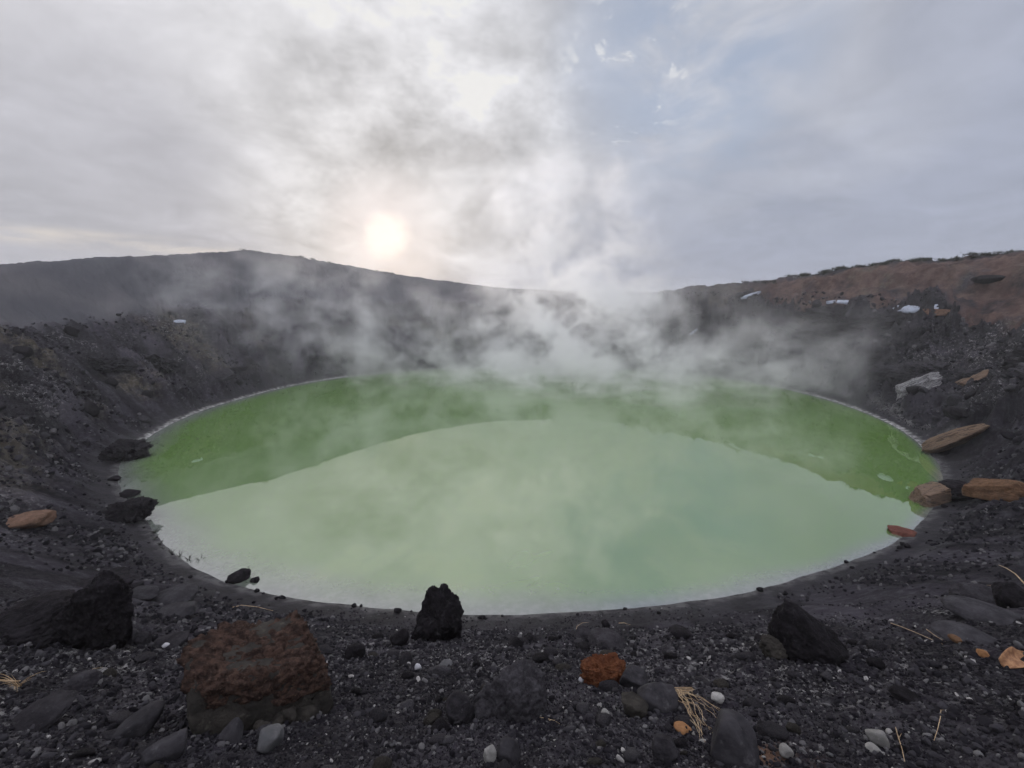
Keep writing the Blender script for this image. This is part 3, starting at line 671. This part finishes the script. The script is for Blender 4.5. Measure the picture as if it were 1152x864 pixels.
# ------------------------------------------------------------------ loose stones: one mesh per shape, copied as things
def scatter():
    shapes = [mesh_np('stone', *rock_co(200+i, n=3, planes=11+i % 6, rough=.07, rf=2.), M['dark']) for i in range(12)]
    def variants(mat, idx):
        out = []
        for i in idx:
            me = shapes[i].copy(); me.materials.clear(); me.materials.append(M[mat]); out.append(me)
        return out
    V = {k: variants(k, range(12)) for k in ('dark', 'black', 'slab', 'grey', 'pale', 'matrix')}
    def put(name, mat, x, y, size, flat, label, cat, group, sink=.25):
        me = random.choice(V[mat]); o = obj(name, me)
        sx = size*random.uniform(.8, 1.25)/2; sy = size*random.uniform(.7, 1.1)/2; sz = size*flat*random.uniform(.8, 1.2)/2
        o.scale = (sx, sy, sz)
        e = .15
        nx = hz(x+e, y)-hz(x-e, y); ny = hz(x, y+e)-hz(x, y-e)
        nrm = Vector((-nx, -ny, 2*e)).normalized()
        q = nrm.to_track_quat('Z', 'Y') @ Euler((0, 0, random.uniform(0, 6.28))).to_quaternion()
        o.rotation_mode = 'QUATERNION'; o.rotation_quaternion = q
        o.location = Vector((x, y, hz(x, y)))+nrm*(sz*(1-2*sink))
        tag(o, label, cat, group)
    U = random.uniform
    cnt = 0
    def smp(x0, x1, y0, y1): return at(U(x0, x1), U(y0, y1))
    # foreground rubble, spread on the ground between the camera and the brink
    for k in range(180):
        left = k < 108
        az = U(R(-50), R(-8)) if left else U(R(-8), R(50)); dd = math.exp(U(math.log(2.0), math.log(7.5)))
        x, y = dd*math.sin(az), dd*math.cos(az); size = math.exp(U(math.log(.045), math.log(.20)))*(dd/3)**.55
        mat = random.choice(('dark', 'dark', 'slab', 'black', 'matrix'))
        if left: put('loose_stone', mat, x, y, size, U(.45, .8), 'small dark lava stone loose in the left foreground rubble', 'stone', 'loose dark stones of the left foreground')
        else: put('loose_stone', mat, x, y, size, U(.45, .8), 'small dark lava stone loose in the centre and right foreground gravel', 'stone', 'loose dark stones of the right foreground')
    for k in range(70):            # pale pebbles, mostly right
        if k < 46: az, dd = U(R(22), R(50)), U(1.9, 4.6)
        elif k < 58: az, dd = U(R(-12), R(20)), U(2.0, 5)
        else: az, dd = U(R(-50), R(-12)), U(2.2, 5)
        x, y = dd*math.sin(az), dd*math.cos(az); size = math.exp(U(math.log(.02), math.log(.055)))
        put('pebble', 'pale' if random.random() < .5 else 'grey', x, y, size, U(.35, .6), 'small pale pebble lying on the dark foreground gravel', 'pebble', 'pale pebbles on the foreground gravel', .3)
    boulder(991, 839, 23, 17, 'pale', 'largest pale pebble of the right foreground, flat and cream-grey', cat='pebble', name='pebble', n=4, rough=.02, dep=.7)
    boulder(986, 846, 15, 9, 'pale', 'flat pale pebble just below the largest pale pebble', cat='pebble', name='pebble', n=4, rough=.02)
    boulder(886, 854, 15, 13, 'pale', 'pale oval pebble right of the brown soil at bottom', cat='pebble', name='pebble', n=4, rough=.02)
    boulder(551, 859, 15, 18, 'pale', 'bright angular pale stone at the bottom centre below the knobbly boulder', cat='pebble', name='pebble', n=4)
    boulder(809, 792, 14, 10, 'pale', 'pale pebble right of the straw bundle', cat='pebble', name='pebble', n=4)
    boulder(501, 750, 15, 8, 'grey', 'flat light grey stone on the gravel below the black pinnacle', cat='pebble', name='pebble', n=4)
    boulder(681, 807, 9, 9, 'pale', 'small pale pebble below the orange scoria lump', cat='pebble', name='pebble', n=4)
    boulder(470, 755, 8, 8, 'white', 'small white pebble left of the flat light grey stone', cat='pebble', name='pebble', n=3)
    boulder(184, 728, 10, 6, 'white', 'small white stone on the left rubble near the low long stone', cat='pebble', name='pebble', n=3)
    # brink rubble
    for k in range(60):
        az = U(R(-46), R(44)); dd = U(5.2, 9.5)
        x, y = dd*math.sin(az), dd*math.cos(az)
        put('loose_stone', random.choice(('black', 'dark')), x, y, math.exp(U(math.log(.08), math.log(.28))), U(.5, .9), 'black stone in the rubble band where the slope drops to the near shore', 'stone', 'black stones of the rubble band above the near shore')
    # near shoreline
    g = RS[0]
    for k in range(48):
        th = U(R(-150), R(-35)); s = abs(random.gauss(.25, .35)); r_ = float(np.interp(th, g, RS[1]))+s
        x, y = CX+r_*math.cos(th), CY+r_*math.sin(th)
        put('shore_stone', 'black', x, y, math.exp(U(math.log(.08), math.log(.30))), U(.6, .95), 'small black stone lying along the near waterline', 'stone', 'small black stones along the near waterline', .2)
    # inner walls
    for k in range(150):
        side = k < 70
        th = U(R(150), R(215)) if side else U(R(-25), R(60)); s = U(1.5, 11)
        r_ = float(np.interp((th+math.pi) % (2*math.pi)-math.pi, g, RS[1]))+s
        x, y = CX+r_*math.cos(th), CY+r_*math.sin(th)
        put('wall_block', 'black' if random.random() < .6 else 'dark', x, y, math.exp(U(math.log(.18), math.log(1.2 if side else 1.7))), U(.6, .9),
            'dark lava block lying on the '+('left' if side else 'right')+' inner wall of the crater', 'rock', 'lava blocks on the '+('left' if side else 'right')+' crater wall', .35)

def gravel():
    """Uncountable small gravel of the talus under the camera: one mesh."""
    proto = [rock_co(300+i, n=1 if i < 5 else 2, planes=10, rough=.05) for i in range(10)]
    CO = []; FA = []; base = 0; tone = []
    r_ = np.random.default_rng(3)
    def add(n, k, dmin, dmax, smin, smax, azm, cl=0., wall=None):
        nonlocal base
        az = r_.uniform(-azm, azm, n); d = np.exp(r_.uniform(math.log(dmin), math.log(dmax), n))
        x = d*np.sin(az); y = d*np.cos(az)
        if wall:
            th = r_.uniform(R(wall[0]), R(wall[1]), n); th = (th+math.pi) % (2*math.pi)-math.pi
            rad = np.interp(th, RS[0], RS[1])+r_.uniform(wall[2], wall[3], n)
            x = CX+rad*np.cos(th); y = CY+rad*np.sin(th)
            keep = fbm2(x, y, .16, 3, 130)+.3*noise2(x*1.3, y*1.3, 6) -.35*(x < -12)*(y > 25) > r_.uniform(-.5, .9, n); x, y = x[keep], y[keep]
            d = np.full(len(x), 2.6); n = len(x)
        else:
            q, rad = polar(x, y); keep = rad-np.interp(q, RS[0], RS[1]) > .25; x, y, d = x[keep], y[keep], d[keep]; n = len(x)
        if cl:
            keep = noise2(x*.9, y*.9, 5)+.5*noise2(x*2.7, y*2.7, 6) > r_.uniform(-.9, .7, n)*cl
            x, y, d = x[keep], y[keep], d[keep]; n = len(x)
        s = np.exp(r_.uniform(math.log(smin), math.log(smax), n))*np.clip(d/2.6, .8, 3)**.75
        e = .03
        z = hv(x, y); zx = (hv(x+e, y)-z)/e; zy = (hv(x, y+e)-z)/e
        nr = np.stack([-zx, -zy, np.ones(n)], 1); nr /= np.linalg.norm(nr, axis=1)[:, None]
        p, f = proto[k]
        # random rotation
        q = r_.normal(size=(n, 4)); q /= np.linalg.norm(q, axis=1)[:, None]
        w_, a, b, c = q.T
        Rm = np.stack([1-2*(b*b+c*c), 2*(a*b-c*w_), 2*(a*c+b*w_), 2*(a*b+c*w_), 1-2*(a*a+c*c), 2*(b*c-a*w_), 2*(a*c-b*w_), 2*(b*c+a*w_), 1-2*(a*a+b*b)], 1).reshape(n, 3, 3)
        sc = np.stack([r_.uniform(.7, 1.2, n), r_.uniform(.5, 1., n), r_.uniform(.4, .8, n)], 1)*s[:, None]/2
        v = (p[None]*sc[:, None, :])@Rm
        v = v+np.stack([x, y, z], 1)[:, None, :]+nr[:, None, :]*(s*.12)[:, None, None]
        m_ = len(p); CO.append(v.reshape(-1, 3)); FA.append((f[None]+(np.arange(n)*m_)[:, None, None]+base).reshape(-1, 3)); base += n*m_
        t = r_.uniform(0, 1, n)**2.2; t = np.minimum(t, .80 if smax > .3 else (.93 if wall else 1.)); tone.append(np.repeat(t, m_))
    for k in range(5): add(9500, k, 1.5, 7.5, .008, .026, R(56))
    for k in range(5, 10): add(2200, k, 1.6, 9.5, .022, .060, R(56), 1.)
    for k in range(5): add(1300, k, 6, 12, .018, .04, R(56), 1.)
    for k in range(5): add(2600, k, 7, 14.5, .016, .034, R(56), .6)
    first = (np.vstack(CO), np.vstack(FA), np.concatenate(tone)); CO.clear(); FA.clear(); tone.clear(); base = 0
    for k in range(5): add(5200, k, 1, 2, .10, .34, 1, wall=(-62, 242, 1.2, 12))
    for k in range(5): add(3600, k, 1, 2, .06, .17, 1, wall=(-78, 0, .8, 10)); add(3600, k, 1, 2, .06, .17, 1, wall=(180, 258, .8, 10))
    for k in range(5, 10): add(700, k, 1, 2, .28, .75, 1, wall=(-40, 70, 2.5, 12)); add(260, k, 1, 2, .25, .6, 1, wall=(120, 225, 2.5, 12))
    m, g = material('loose_gravel')
    pos = g.n('ShaderNodeNewGeometry').outputs['Position']; t = g.attr('tone')
    c = g.mix(g.step(t, 0, .55), (.012, .011, .014), (.042, .040, .046)); c = g.mix(g.step(t, .62, .9), c, (.125, .122, .125)); c = g.mix(g.step(t, .965, .985), c, (.34, .33, .32))
    c = g.mix(g.step(g.noise(pos, 60, 4, .7), .45, .75, 0, .5), c, (.025, .023, .026))
    surface(g, c, .9, g.noise(pos, 90, 3, .7), .6, .006, spec=.08)
    for nm, (a_, b_, c_) in (('gravel', first), ('scree', (np.vstack(CO), np.vstack(FA), np.concatenate(tone)))):
        tag(obj(nm, mesh_np(nm, a_, b_, m, False, dict(tone=c_))), kind='stuff')

# ------------------------------------------------------------------ dry plants
def plants():
    def tuft(px, py, n, lo, hi, label, name='grass_tuft', spread=1., rad=.0028, up=.8, lean=(0, 0)):
        org = ground_pt(px, py); li = []
        for i in range(n):
            an = random.uniform(0, 6.28); L = random.uniform(lo, hi)
            tip = Vector((math.cos(an)*L*spread+lean[0], math.sin(an)*L*spread*.6+lean[1]-.15*L, L*random.uniform(.1, up)))
            mid = tip*.5+Vector((random.uniform(-.1, .1)*L, random.uniform(-.1, .1)*L, L*random.uniform(.1, .35)))
            pts = [Vector((random.uniform(-.015, .015), random.uniform(-.01, .01), 0))]
            for k in range(1, 7):
                t = k/6; pts.append(pts[0]*(1-t)**2+mid*(2*t*(1-t))+tip*t*t)
            li.append((pts, rad*random.uniform(.7, 1.2), rad*.25))
        o = stalks(name, li, 'straw', None, org); tag(o, label, 'dry grass'); return o
    tuft(22, 772, 17, .10, .34, 'splayed tuft of dry bleached grass at the left edge', up=.75, rad=.0042)
    twig('thick_straw', [(-14, 769), (4, 769), (18, 770), (28, 768)], .011, 'thick dry stem feeding the bleached grass tuft at left', 'straw', up=.03)
    tuft(886, 728, 12, .08, .24, 'few dry stems caught on the clod by the wedge boulder', up=.9, rad=.0042)
    tuft(1128, 668, 14, .15, .55, 'dry roots tangled over the dark rocks at the right edge', name='root_tangle', up=.6, rad=.009)
    twig('dry_root', [(1152, 668), (1140, 655), (1130, 648), (1122, 644)], .016, 'thick pale root leaning above the tangled rocks at right', 'root', up=.22)
    # straw bundle
    org = ground_pt(770, 780, .03); li = []
    for i in range(7):
        a = ground_pt(737+random.uniform(-1, 3), 779+i*.9, .035)-org; b = ground_pt(780+random.uniform(-2, 2), 777+i*1.3, .04)-org
        li.append((bent(a, b, .01, 5, .01), .0045, .0035))
    for i in range(9):
        a = ground_pt(752+i*1.5, 780, .03)-org; b = ground_pt(800+random.uniform(-16, 6), 836+random.uniform(-30, 3), .02)-org
        li.append((bent(a, b, .05, 8, .025), .0042, .0016))
    for i in range(4):
        a = ground_pt(768+i*2, 782, .03)-org; b = ground_pt(812+random.uniform(-8, 4), 809+random.uniform(-6, 4), .02)-org
        li.append((bent(a, b, .06, 8, .03), .003, .0013))
    o = stalks('straw_bundle', li, 'straw', None, org); tag(o, 'broken bundle of tan straw fanned out on the right centre gravel', 'straw')
    twig('dry_stalk', [(1058, 802), (1057, 812), (1054, 825), (1050, 837)], .0040, 'short bent dry stalk standing out on the right gravel', 'stalk', up=.03, branches=[[(1058, 802), (1062, 802)]])
    twig('dry_stalk', [(1007, 822), (1010, 835), (1014, 848), (1017, 861)], .0040, 'dry stalk at the bottom right beside the largest pale pebble', 'stalk', up=.03, branches=[[(1010, 835), (1014, 828)]])
    twig('twig', [(262, 684), (272, 682), (290, 684), (307, 688)], .014, 'long pale curved twig lying on the sand behind the rusty boulder', up=.03)
    twig('twig', [(226, 715), (238, 711), (250, 708)], .008, 'pale twig just left of the top of the rusty boulder', up=.02)
    twig('twig', [(96, 758), (105, 755), (116, 752)], .0045, 'short pale twig right of the bleached grass tuft', up=.02)
    twig('twig', [(696, 702), (702, 702), (709, 704)], .012, 'short white twig on the shore sand above the flat dark stone', up=.03)
    twig('twig', [(648, 713), (649, 706), (655, 702), (662, 701)], .009, 'curved white root arching by the dull stone near the shore sand', up=.03)
    twig('twig', [(1002, 702), (1015, 707), (1034, 715), (1060, 726)], .008, 'long grey twig on the right gravel beside the black wedge boulder', up=.02)
    twig('twig', [(1042, 709), (1052, 717), (1063, 723)], .006, 'thin pale twig above the long grey one at right', up=.02)
    twig('twig', [(607, 808), (616, 811), (624, 813), (632, 817)], .0032, 'small yellow-green sprig right of the knobbly boulder', 'sprig', up=.012, branches=[[(616, 811), (619, 807)], [(618, 812), (625, 811)]])
    # curled dead leaf at the right edge
    p, d = at(1133, 745); org = Vector(p); bm = bmesh.new(); nu, nv = 26, 9; G = []
    L = 46*d/F
    for i in range(nu):
        t = i/(nu-1); row = []
        wid = L*.24*math.sin(math.pi*min(1, t*.9+.08))**.6
        for j in range(nv):
            q = (j/(nv-1)-.5)*2; curl = 1.25*t
            row.append(bm.verts.new((-.30*L+L*t, q*wid*.9*math.cos(curl*q*.6), .02+.05*L+.10*L*math.sin(5.5*t)+wid*.65*q*q*(1-.3*t)+.02*L*math.sin(9*t+3*q))))
        G.append(row)
    for i in range(nu-1):
        for j in range(nv-1): bm.faces.new((G[i][j], G[i+1][j], G[i+1][j+1], G[i][j+1]))
    me = bpy.data.meshes.new('dead_leaf'); bm.to_mesh(me); bm.free(); me.materials.append(M['leaf'])
    for f in me.polygons: f.use_smooth = True
    o = obj('dead_leaf', me, None, org); o.rotation_euler = (R(30), R(-6), R(14))
    so = o.modifiers.new('s', 'SOLIDIFY'); so.thickness = .008
    tag(o, 'curled orange-brown dead leaf at the right edge below the smooth oval slab', 'leaf')
    # weeds on the near left bank
    me0 = None
    for k in range(12):
        t = k/11; px = 172+t*100*t+20*t; py = 598+52*t**.8
        if me0 is None or k % 4 == 0:
            li = []
            for i in range(9):
                an = random.uniform(0, 6.28); L = random.uniform(.15, .42)
                li.append((bent((0, 0, 0), (math.cos(an)*L*.7, math.sin(an)*L*.5, L*random.uniform(.3, .9)), .12, 5, .03), .012, .006))
            tmp = stalks('weed', li, 'bush'); me0 = tmp.data; bpy.data.objects.remove(tmp)
        q = ground_pt(px+random.uniform(-2, 2), py+random.uniform(-2, 2), -.01); o = obj('weed', me0, None, q); o.rotation_euler.z = random.uniform(0, 6); s_ = random.uniform(.6, 1.1); o.scale = (s_,)*3
        tag(o, 'tiny dark weed on the bank of the near left shoreline', 'weed', 'dark weeds along the near left bank')
    # bushes on the skyline
    metas = []
    for v in range(5):
        r_ = np.random.default_rng(500+v); bm = bmesh.new()
        for i in range(260):
            c = r_.normal(size=3)*np.array([.34, .30, .22]); c[2] = abs(c[2])*1.1+.12
            c += .16*np.array([math.sin(c[0]*9+v), math.cos(c[1]*7), 0]); s_ = r_.uniform(.04, .10)
            a = Vector(r_.normal(size=3)).normalized()*s_; b = Vector(r_.normal(size=3)).normalized()*s_
            vs = [bm.verts.new(Vector(c)+q) for q in (a, b, -a, -b)]; bm.faces.new(vs)
        me = bpy.data.meshes.new('crown'); bm.to_mesh(me); bm.free(); me.materials.append(M['bush'])
        li = [(bent((0, 0, -.15), (random.uniform(-.3, .3), random.uniform(-.2, .2), .45), 0, 4, .05), .035, .012) for _ in range(4)]
        tmp = stalks('stems', li, 'bush'); sm = tmp.data; bpy.data.objects.remove(tmp); metas.append((me, sm))
    for k in range(120):
        far_right = k < 104
        azd = 26+22*(random.random()**.8) if far_right else random.uniform(-31, -14)
        az = R(azd)
        tt = np.linspace(60, 108, 500); zz = (height(np.sin(az)*tt, np.cos(az)*tt)-HC)/tt; i = int(np.argmax(zz))
        dd = tt[i]+random.uniform(-1.2, .3); x, y = math.sin(az)*dd, math.cos(az)*dd
        root = bpy.data.objects.new('bush', None); link(root); root.location = (x, y, hz(x, y)); s_ = random.uniform(.3, .8)*(.7 if not far_right else 1)
        root.scale = (s_*1.2, s_*1.2, s_*random.uniform(.7, 1.1)); root.rotation_euler.z = random.uniform(0, 6)
        me, sm = random.choice(metas); obj('crown', me, root); obj('stems', sm, root)
        if far_right: tag(root, 'small dark bush on the skyline above the reddish right slope', 'bush', 'bushes along the right skyline')
        else: tag(root, 'small dark bush on the crest of the left hill below the sun', 'bush', 'bushes along the crest of the left hill')

# ------------------------------------------------------------------ steam and haze
def box_obj(name, lo, hi, mat, kind):
    bm = bmesh.new(); bmesh.ops.create_cube(bm, size=1)
    for v in bm.verts: v.co = Vector([(lo[i]+hi[i])/2+v.co[i]*(hi[i]-lo[i]) for i in range(3)])
    me = bpy.data.meshes.new(name); bm.to_mesh(me); bm.free(); me.materials.append(mat)
    o = obj(name, me); tag(o, kind=kind); return o
STEAM = 2.6
def steam():
    m, g = material('steam_volume')
    pos = g.n('ShaderNodeTexCoord').outputs['Object']
    sep = g.n('ShaderNodeSeparateXYZ'); g.set(sep.inputs[0], pos)
    x, y, z = sep.outputs
    warp = g.vm('SCALE', g.vm('SUBTRACT', g.noise(pos, .09, 2, .5, out='Color'), (.5, .5, .5)), sc=14.)
    wp = g.vm('ADD', pos, warp); ws = g.n('ShaderNodeSeparateXYZ'); g.set(ws.inputs[0], wp); X, Y, Z = ws.outputs
    def gauss(cx, cy, cz, sx, sy, sz, amp, tilt=0.):
        # tilt: metres the centre moves left for each metre of height
        xx = g.m('ADD', g.m('SUBTRACT', X, cx), g.m('MULTIPLY', Z, tilt))
        a = g.m('MULTIPLY', xx, 1/sx); b = g.m('MULTIPLY', g.m('SUBTRACT', Y, cy), 1/sy); c = g.m('MULTIPLY', g.m('SUBTRACT', Z, cz), 1/sz)
        r2 = g.m('ADD', g.m('ADD', g.m('MULTIPLY', a, a), g.m('MULTIPLY', b, b)), g.m('MULTIPLY', c, c))
        return g.m('MULTIPLY', g.m('EXPONENT', g.m('MULTIPLY', r2, -1)), amp)
    parts = STEAMS(gauss)
    tot = parts[0]
    for p in parts[1:]: tot = g.m('ADD', tot, p)
    # a low layer lying on the far half of the water
    low = g.m('MULTIPLY', g.m('EXPONENT', g.m('MULTIPLY', g.m('MAXIMUM', z, 0), -1/1.1)), g.step(y, 52, 70))
    low = g.m('MULTIPLY', low, g.step(x, -22, 6, .10, 1.))
    lx = g.m('MULTIPLY', g.m('SUBTRACT', x, 2), 1/36.); ly = g.m('MULTIPLY', g.m('SUBTRACT', y, 50), 1/32.)
    low = g.m('MULTIPLY', low, g.step(g.m('ADD', g.m('MULTIPLY', lx, lx), g.m('MULTIPLY', ly, ly)), 1., .7))
    sp = g.vm('MULTIPLY', g.vm('ADD', pos, g.vm('SCALE', warp, sc=.45)), (1., 1., 1.25))
    n = g.noise(sp, .17, 5, .66, 0.)
    wisps = g.step(n, .46, .66); thin = g.step(n, .40, .62)
    d = g.m('ADD', g.m('MULTIPLY', tot, g.m('ADD', g.m('MULTIPLY', wisps, 1.), .004)), g.m('MULTIPLY', g.m('MULTIPLY', low, thin), .24))
    # fade out before the walls of the domain
    fade = g.m('MULTIPLY', g.step(z, 34, 26), g.m('MULTIPLY', g.step(y, 22, 30), g.step(y, 96, 88)))
    fade = g.m('MULTIPLY', fade, g.m('MULTIPLY', g.step(x, -56, -46), g.step(x, 52, 44)))
    d = g.m('MULTIPLY', g.m('MULTIPLY', d, fade), STEAM)
    v = g.n('ShaderNodeVolumePrincipled', ins={'Color': (.995, .995, 1.), 'Density': d, 'Anisotropy': .55})
    o = g.n('ShaderNodeOutputMaterial'); g.set(o.inputs['Volume'], v.outputs[0])
    m.cycles.volume_step_rate = 1. if hasattr(m, 'cycles') and hasattr(m.cycles, 'volume_step_rate') else 1.
    box_obj('steam', (-57, 21, -.5), (53, 97, 35), m, 'stuff')
def STEAMS(G):
    return [
        G(9, 62, 2, 9, 8, 8, .62),              # foot of the main column
        G(9, 62, 12, 6.5, 7, 9, .48, .2),        # column rising
        G(12, 62, 22, 9, 8, 7, .16, .3),       # its top, thinning into the sky
        G(-12, 66, 5, 14, 9, 6, .12, .3),       # drift to the left over the far wall
        G(-31, 66, 7, 14, 10, 5, .075, .3),
        G(-36, 62, 12, 15, 9, 5, .045),
        G(25, 56, 3.5, 10, 8, 4.5, .26, .3),    # low drift to the right
        G(33, 52, 5, 7, 7, 4, .06),
    ]
HAZE = .0007
def haze():
    m, g = material('haze_volume')
    v = g.n('ShaderNodeVolumePrincipled', ins={'Color': (.93, .94, .97), 'Density': HAZE, 'Anisotropy': .1})
    o = g.n('ShaderNodeOutputMaterial'); g.set(o.inputs['Volume'], v.outputs[0])
    box_obj('haze', (-645, -645, -8.2), (645, 645, 38), m, 'stuff')

# ------------------------------------------------------------------ sky, sun
SUNDIR = ray(437, 266); SUNDIR = SUNDIR/np.linalg.norm(SUNDIR)
def sky():
    w = bpy.data.worlds.new('World'); scene.world = w; w.use_nodes = True
    g = N(w.node_tree)
    d = g.n('ShaderNodeTexCoord').outputs['Generated']
    el = math.asin(SUNDIR[2]); azs = math.atan2(SUNDIR[0], SUNDIR[1])
    st = g.n('ShaderNodeTexSky', sky_type='NISHITA', sun_disc=False, sun_elevation=el, sun_rotation=azs, dust_density=2., air_density=1., ozone_density=1.)
    sep = g.n('ShaderNodeSeparateXYZ'); g.set(sep.inputs[0], d)
    zz = g.m('ADD', g.m('MAXIMUM', sep.outputs[2], 0), .22)
    pl = g.vm('DIVIDE', d, g.n('ShaderNodeCombineXYZ', ins={0: zz, 1: zz, 2: 1.}).outputs[0])
    pl = g.vm('ADD', g.n('ShaderNodeVectorRotate', rotation_type='AXIS_ANGLE', ins={'Vector': pl, 'Axis': (.25, .15, 1.), 'Angle': 2.2}).outputs[0], (41.7, 4.6, 9.27))
    wv = g.vm('SCALE', g.vm('SUBTRACT', g.noise(pl, 1.1, 2, .5, out='Color'), (.5, .5, .5)), sc=.9)
    pl2 = g.vm('ADD', pl, wv)
    n1 = g.noise(pl2, .85, 3, .55); n2 = g.noise(pl2, 2.4, 6, .62); n3 = g.noise(pl2, 7.5, 4, .6)
    dw = g.vm('NORMALIZE', g.vm('ADD', d, g.vm('SCALE', wv, sc=.16)))
    def blob(px, py, inner, outer, warped=True):      # 1 inside `inner` degrees of the direction, 0 beyond `outer`
        q = ray(px, py); q = q/np.linalg.norm(q)
        dot = g.vm('DOT_PRODUCT', dw if warped else d, tuple(q), out=1)
        return g.step(dot, math.cos(R(outer)), math.cos(R(inner)))
    base = g.mix(g.step(sep.outputs[2], .02, .55), (3.2, 3.45, 4.25), (5.1, 5.25, 5.8))
    nd = g.noise(g.vm('ADD', g.vm('MULTIPLY', d, (1., 1., 1.5)), g.vm('SCALE', wv, sc=.12)), 5.2, 6, .62)
    def lit(c, f, v): return g.mix(f, c, v)
    c = base
    c = lit(c, g.m('MULTIPLY', blob(220, 90, 8, 36), .75), (6.7, 6.55, 6.8))
    c = lit(c, g.m('MULTIPLY', blob(120, 225, 4, 17), .55), (4.1, 4.1, 4.6))
    c = lit(c, g.m('MULTIPLY', blob(455, 165, 2, 24), .62), (8.3, 8.15, 8.15))
    c = lit(c, g.m('MULTIPLY', blob(500, 60, 4, 28), .42), (6.9, 6.9, 7.2))
    c = lit(c, g.m('MULTIPLY', blob(1080, 220, 8, 34), .7), (3.75, 4.1, 5.2))
    up = g.m('MAXIMUM', g.step(sep.outputs[2], .60, .95), g.step(sep.outputs[1], .15, -.35))
    c = lit(c, up, (14., 14., 15.5))      # unseen sky overhead and behind, brightened to light ground, water and steam
    c = lit(c, g.m('MULTIPLY', g.m('MULTIPLY', blob(900, 80, 2, 17), g.step(n1, .35, .62)), .45), (6.6, 6.7, 7.1))
    # cloud texture: darker and lighter rags
    tex = g.m('ADD', g.m('MULTIPLY', n1, .55), g.m('MULTIPLY', n2, .45))
    amt = g.m('ADD', .12, g.m('MULTIPLY', blob(480, 160, 8, 42), .22))
    f = g.m('ADD', 1, g.m('MULTIPLY', g.m('MULTIPLY', g.m('SUBTRACT', tex, .5), 5.), amt))
    f = g.m('ADD', f, g.m('MULTIPLY', g.m('SUBTRACT', n3, .5), .25))
    c = g.vm('SCALE', c, sc=f)
    c = g.vm('SCALE', c, sc=g.m('ADD', 1, g.m('MULTIPLY', g.m('MULTIPLY', g.m('SUBTRACT', nd, .49), 3.2), g.m('ADD', .08, g.m('MULTIPLY', blob(500, 190, 3, 27), .60)))))
    low_ = g.m('SUBTRACT', 1, up); lim = g.mix(low_, (30., 30., 30.), (8.7, 8.6, 8.5))
    c = g.vm('MINIMUM', c, lim)
    # thin gap with blue sky and small bright cloudlets
    gap = g.m('MULTIPLY', blob(775, 62, 0, 16), g.step(n2, .66, .40)); 
    c = g.mix(g.m('MULTIPLY', gap, .75), c, g.mix(.35, (3.9, 4.9, 7.0), st.outputs[0]))
    puff = g.m('MULTIPLY', blob(715, 78, 4, 9), g.step(g.noise(pl2, 9.0, 4, .62), .55, .66))
    c = g.mix(g.m('MULTIPLY', puff, .8), c, (7.6, 7.7, 8.0))
    # streak of light low on the left
    zb = g.m('MULTIPLY', g.step(g.m('ABSOLUTE', g.m('SUBTRACT', g.m('ADD', sep.outputs[2], g.m('MULTIPLY', sep.outputs[0], .035)), .088)), .022, .004), g.step(sep.outputs[0], -.35, -.62))
    c = g.mix(g.m('MULTIPLY', g.m('MULTIPLY', zb, g.step(g.noise(g.vm('MULTIPLY', d, (2., 2., 14.)), 2.2, 4, .6), .36, .62)), .6), c, (8.2, 7.4, 6.5))
    # the sun behind cloud: a soft disc and its glow
    sd = g.vm('DOT_PRODUCT', d, tuple(SUNDIR), out=1)
    c = g.mix(g.m('MULTIPLY', g.step(sd, math.cos(R(9)), math.cos(R(1.5))), g.m('ADD', .25, g.m('MULTIPLY', n2, .7))), c, (8.7, 8.0, 8.05))
    c = g.mix(g.m('MULTIPLY', g.step(g.m('ADD', sd, g.m('MULTIPLY', g.m('SUBTRACT', nd, .5), .0016)), math.cos(R(3.3)), math.cos(R(.6))), g.m('MULTIPLY', nd, 1.45), clamp=True), c, (12., 10.9, 10.2))
    c = g.mix(.03, c, st.outputs[0])
    bg = g.n('ShaderNodeBackground', ins={'Color': c, 'Strength': .1})
    o = g.n('ShaderNodeOutputWorld'); g.set(o.inputs['Surface'], bg.outputs[0])
    w.cycles.sampling_method = 'MANUAL'; w.cycles.sample_map_resolution = 1024
    sl = bpy.data.lights.new('sun', 'SUN'); sl.energy = 1.2; sl.angle = R(14); sl.color = (1., .90, .80)
    so = bpy.data.objects.new('sun', sl); link(so)
    so.rotation_euler = Vector(SUNDIR).to_track_quat('Z', 'Y').to_euler()

def camera():
    cd = bpy.data.cameras.new('camera'); cd.sensor_width = 36; cd.lens = F*36/1152; cd.clip_start = .05; cd.clip_end = 3000
    o = bpy.data.objects.new('camera', cd); link(o); o.location = (0, 0, HC); o.rotation_euler = (R(90)-PITCH, 0, 0); scene.camera = o

mats(); terrain(); lake(); named_rocks(); outcrops(); snows(); scatter(); gravel(); plants(); steam(); haze(); sky(); camera()
vs = scene.view_settings; vs.view_transform = 'Standard'; vs.look = 'None'; vs.gamma = 1; vs.exposure = 0
scene.render.engine = 'CYCLES'
cy = scene.cycles
cy.use_denoising = True; cy.denoiser = 'OPENIMAGEDENOISE'
cy.max_bounces = 8; cy.diffuse_bounces = 2; cy.glossy_bounces = 3; cy.volume_bounces = 6; cy.transparent_max_bounces = 6
cy.volume_step_rate = 1.6; cy.volume_max_steps = 64
cy.use_adaptive_sampling = True; cy.adaptive_threshold = .05; cy.adaptive_min_samples = 16
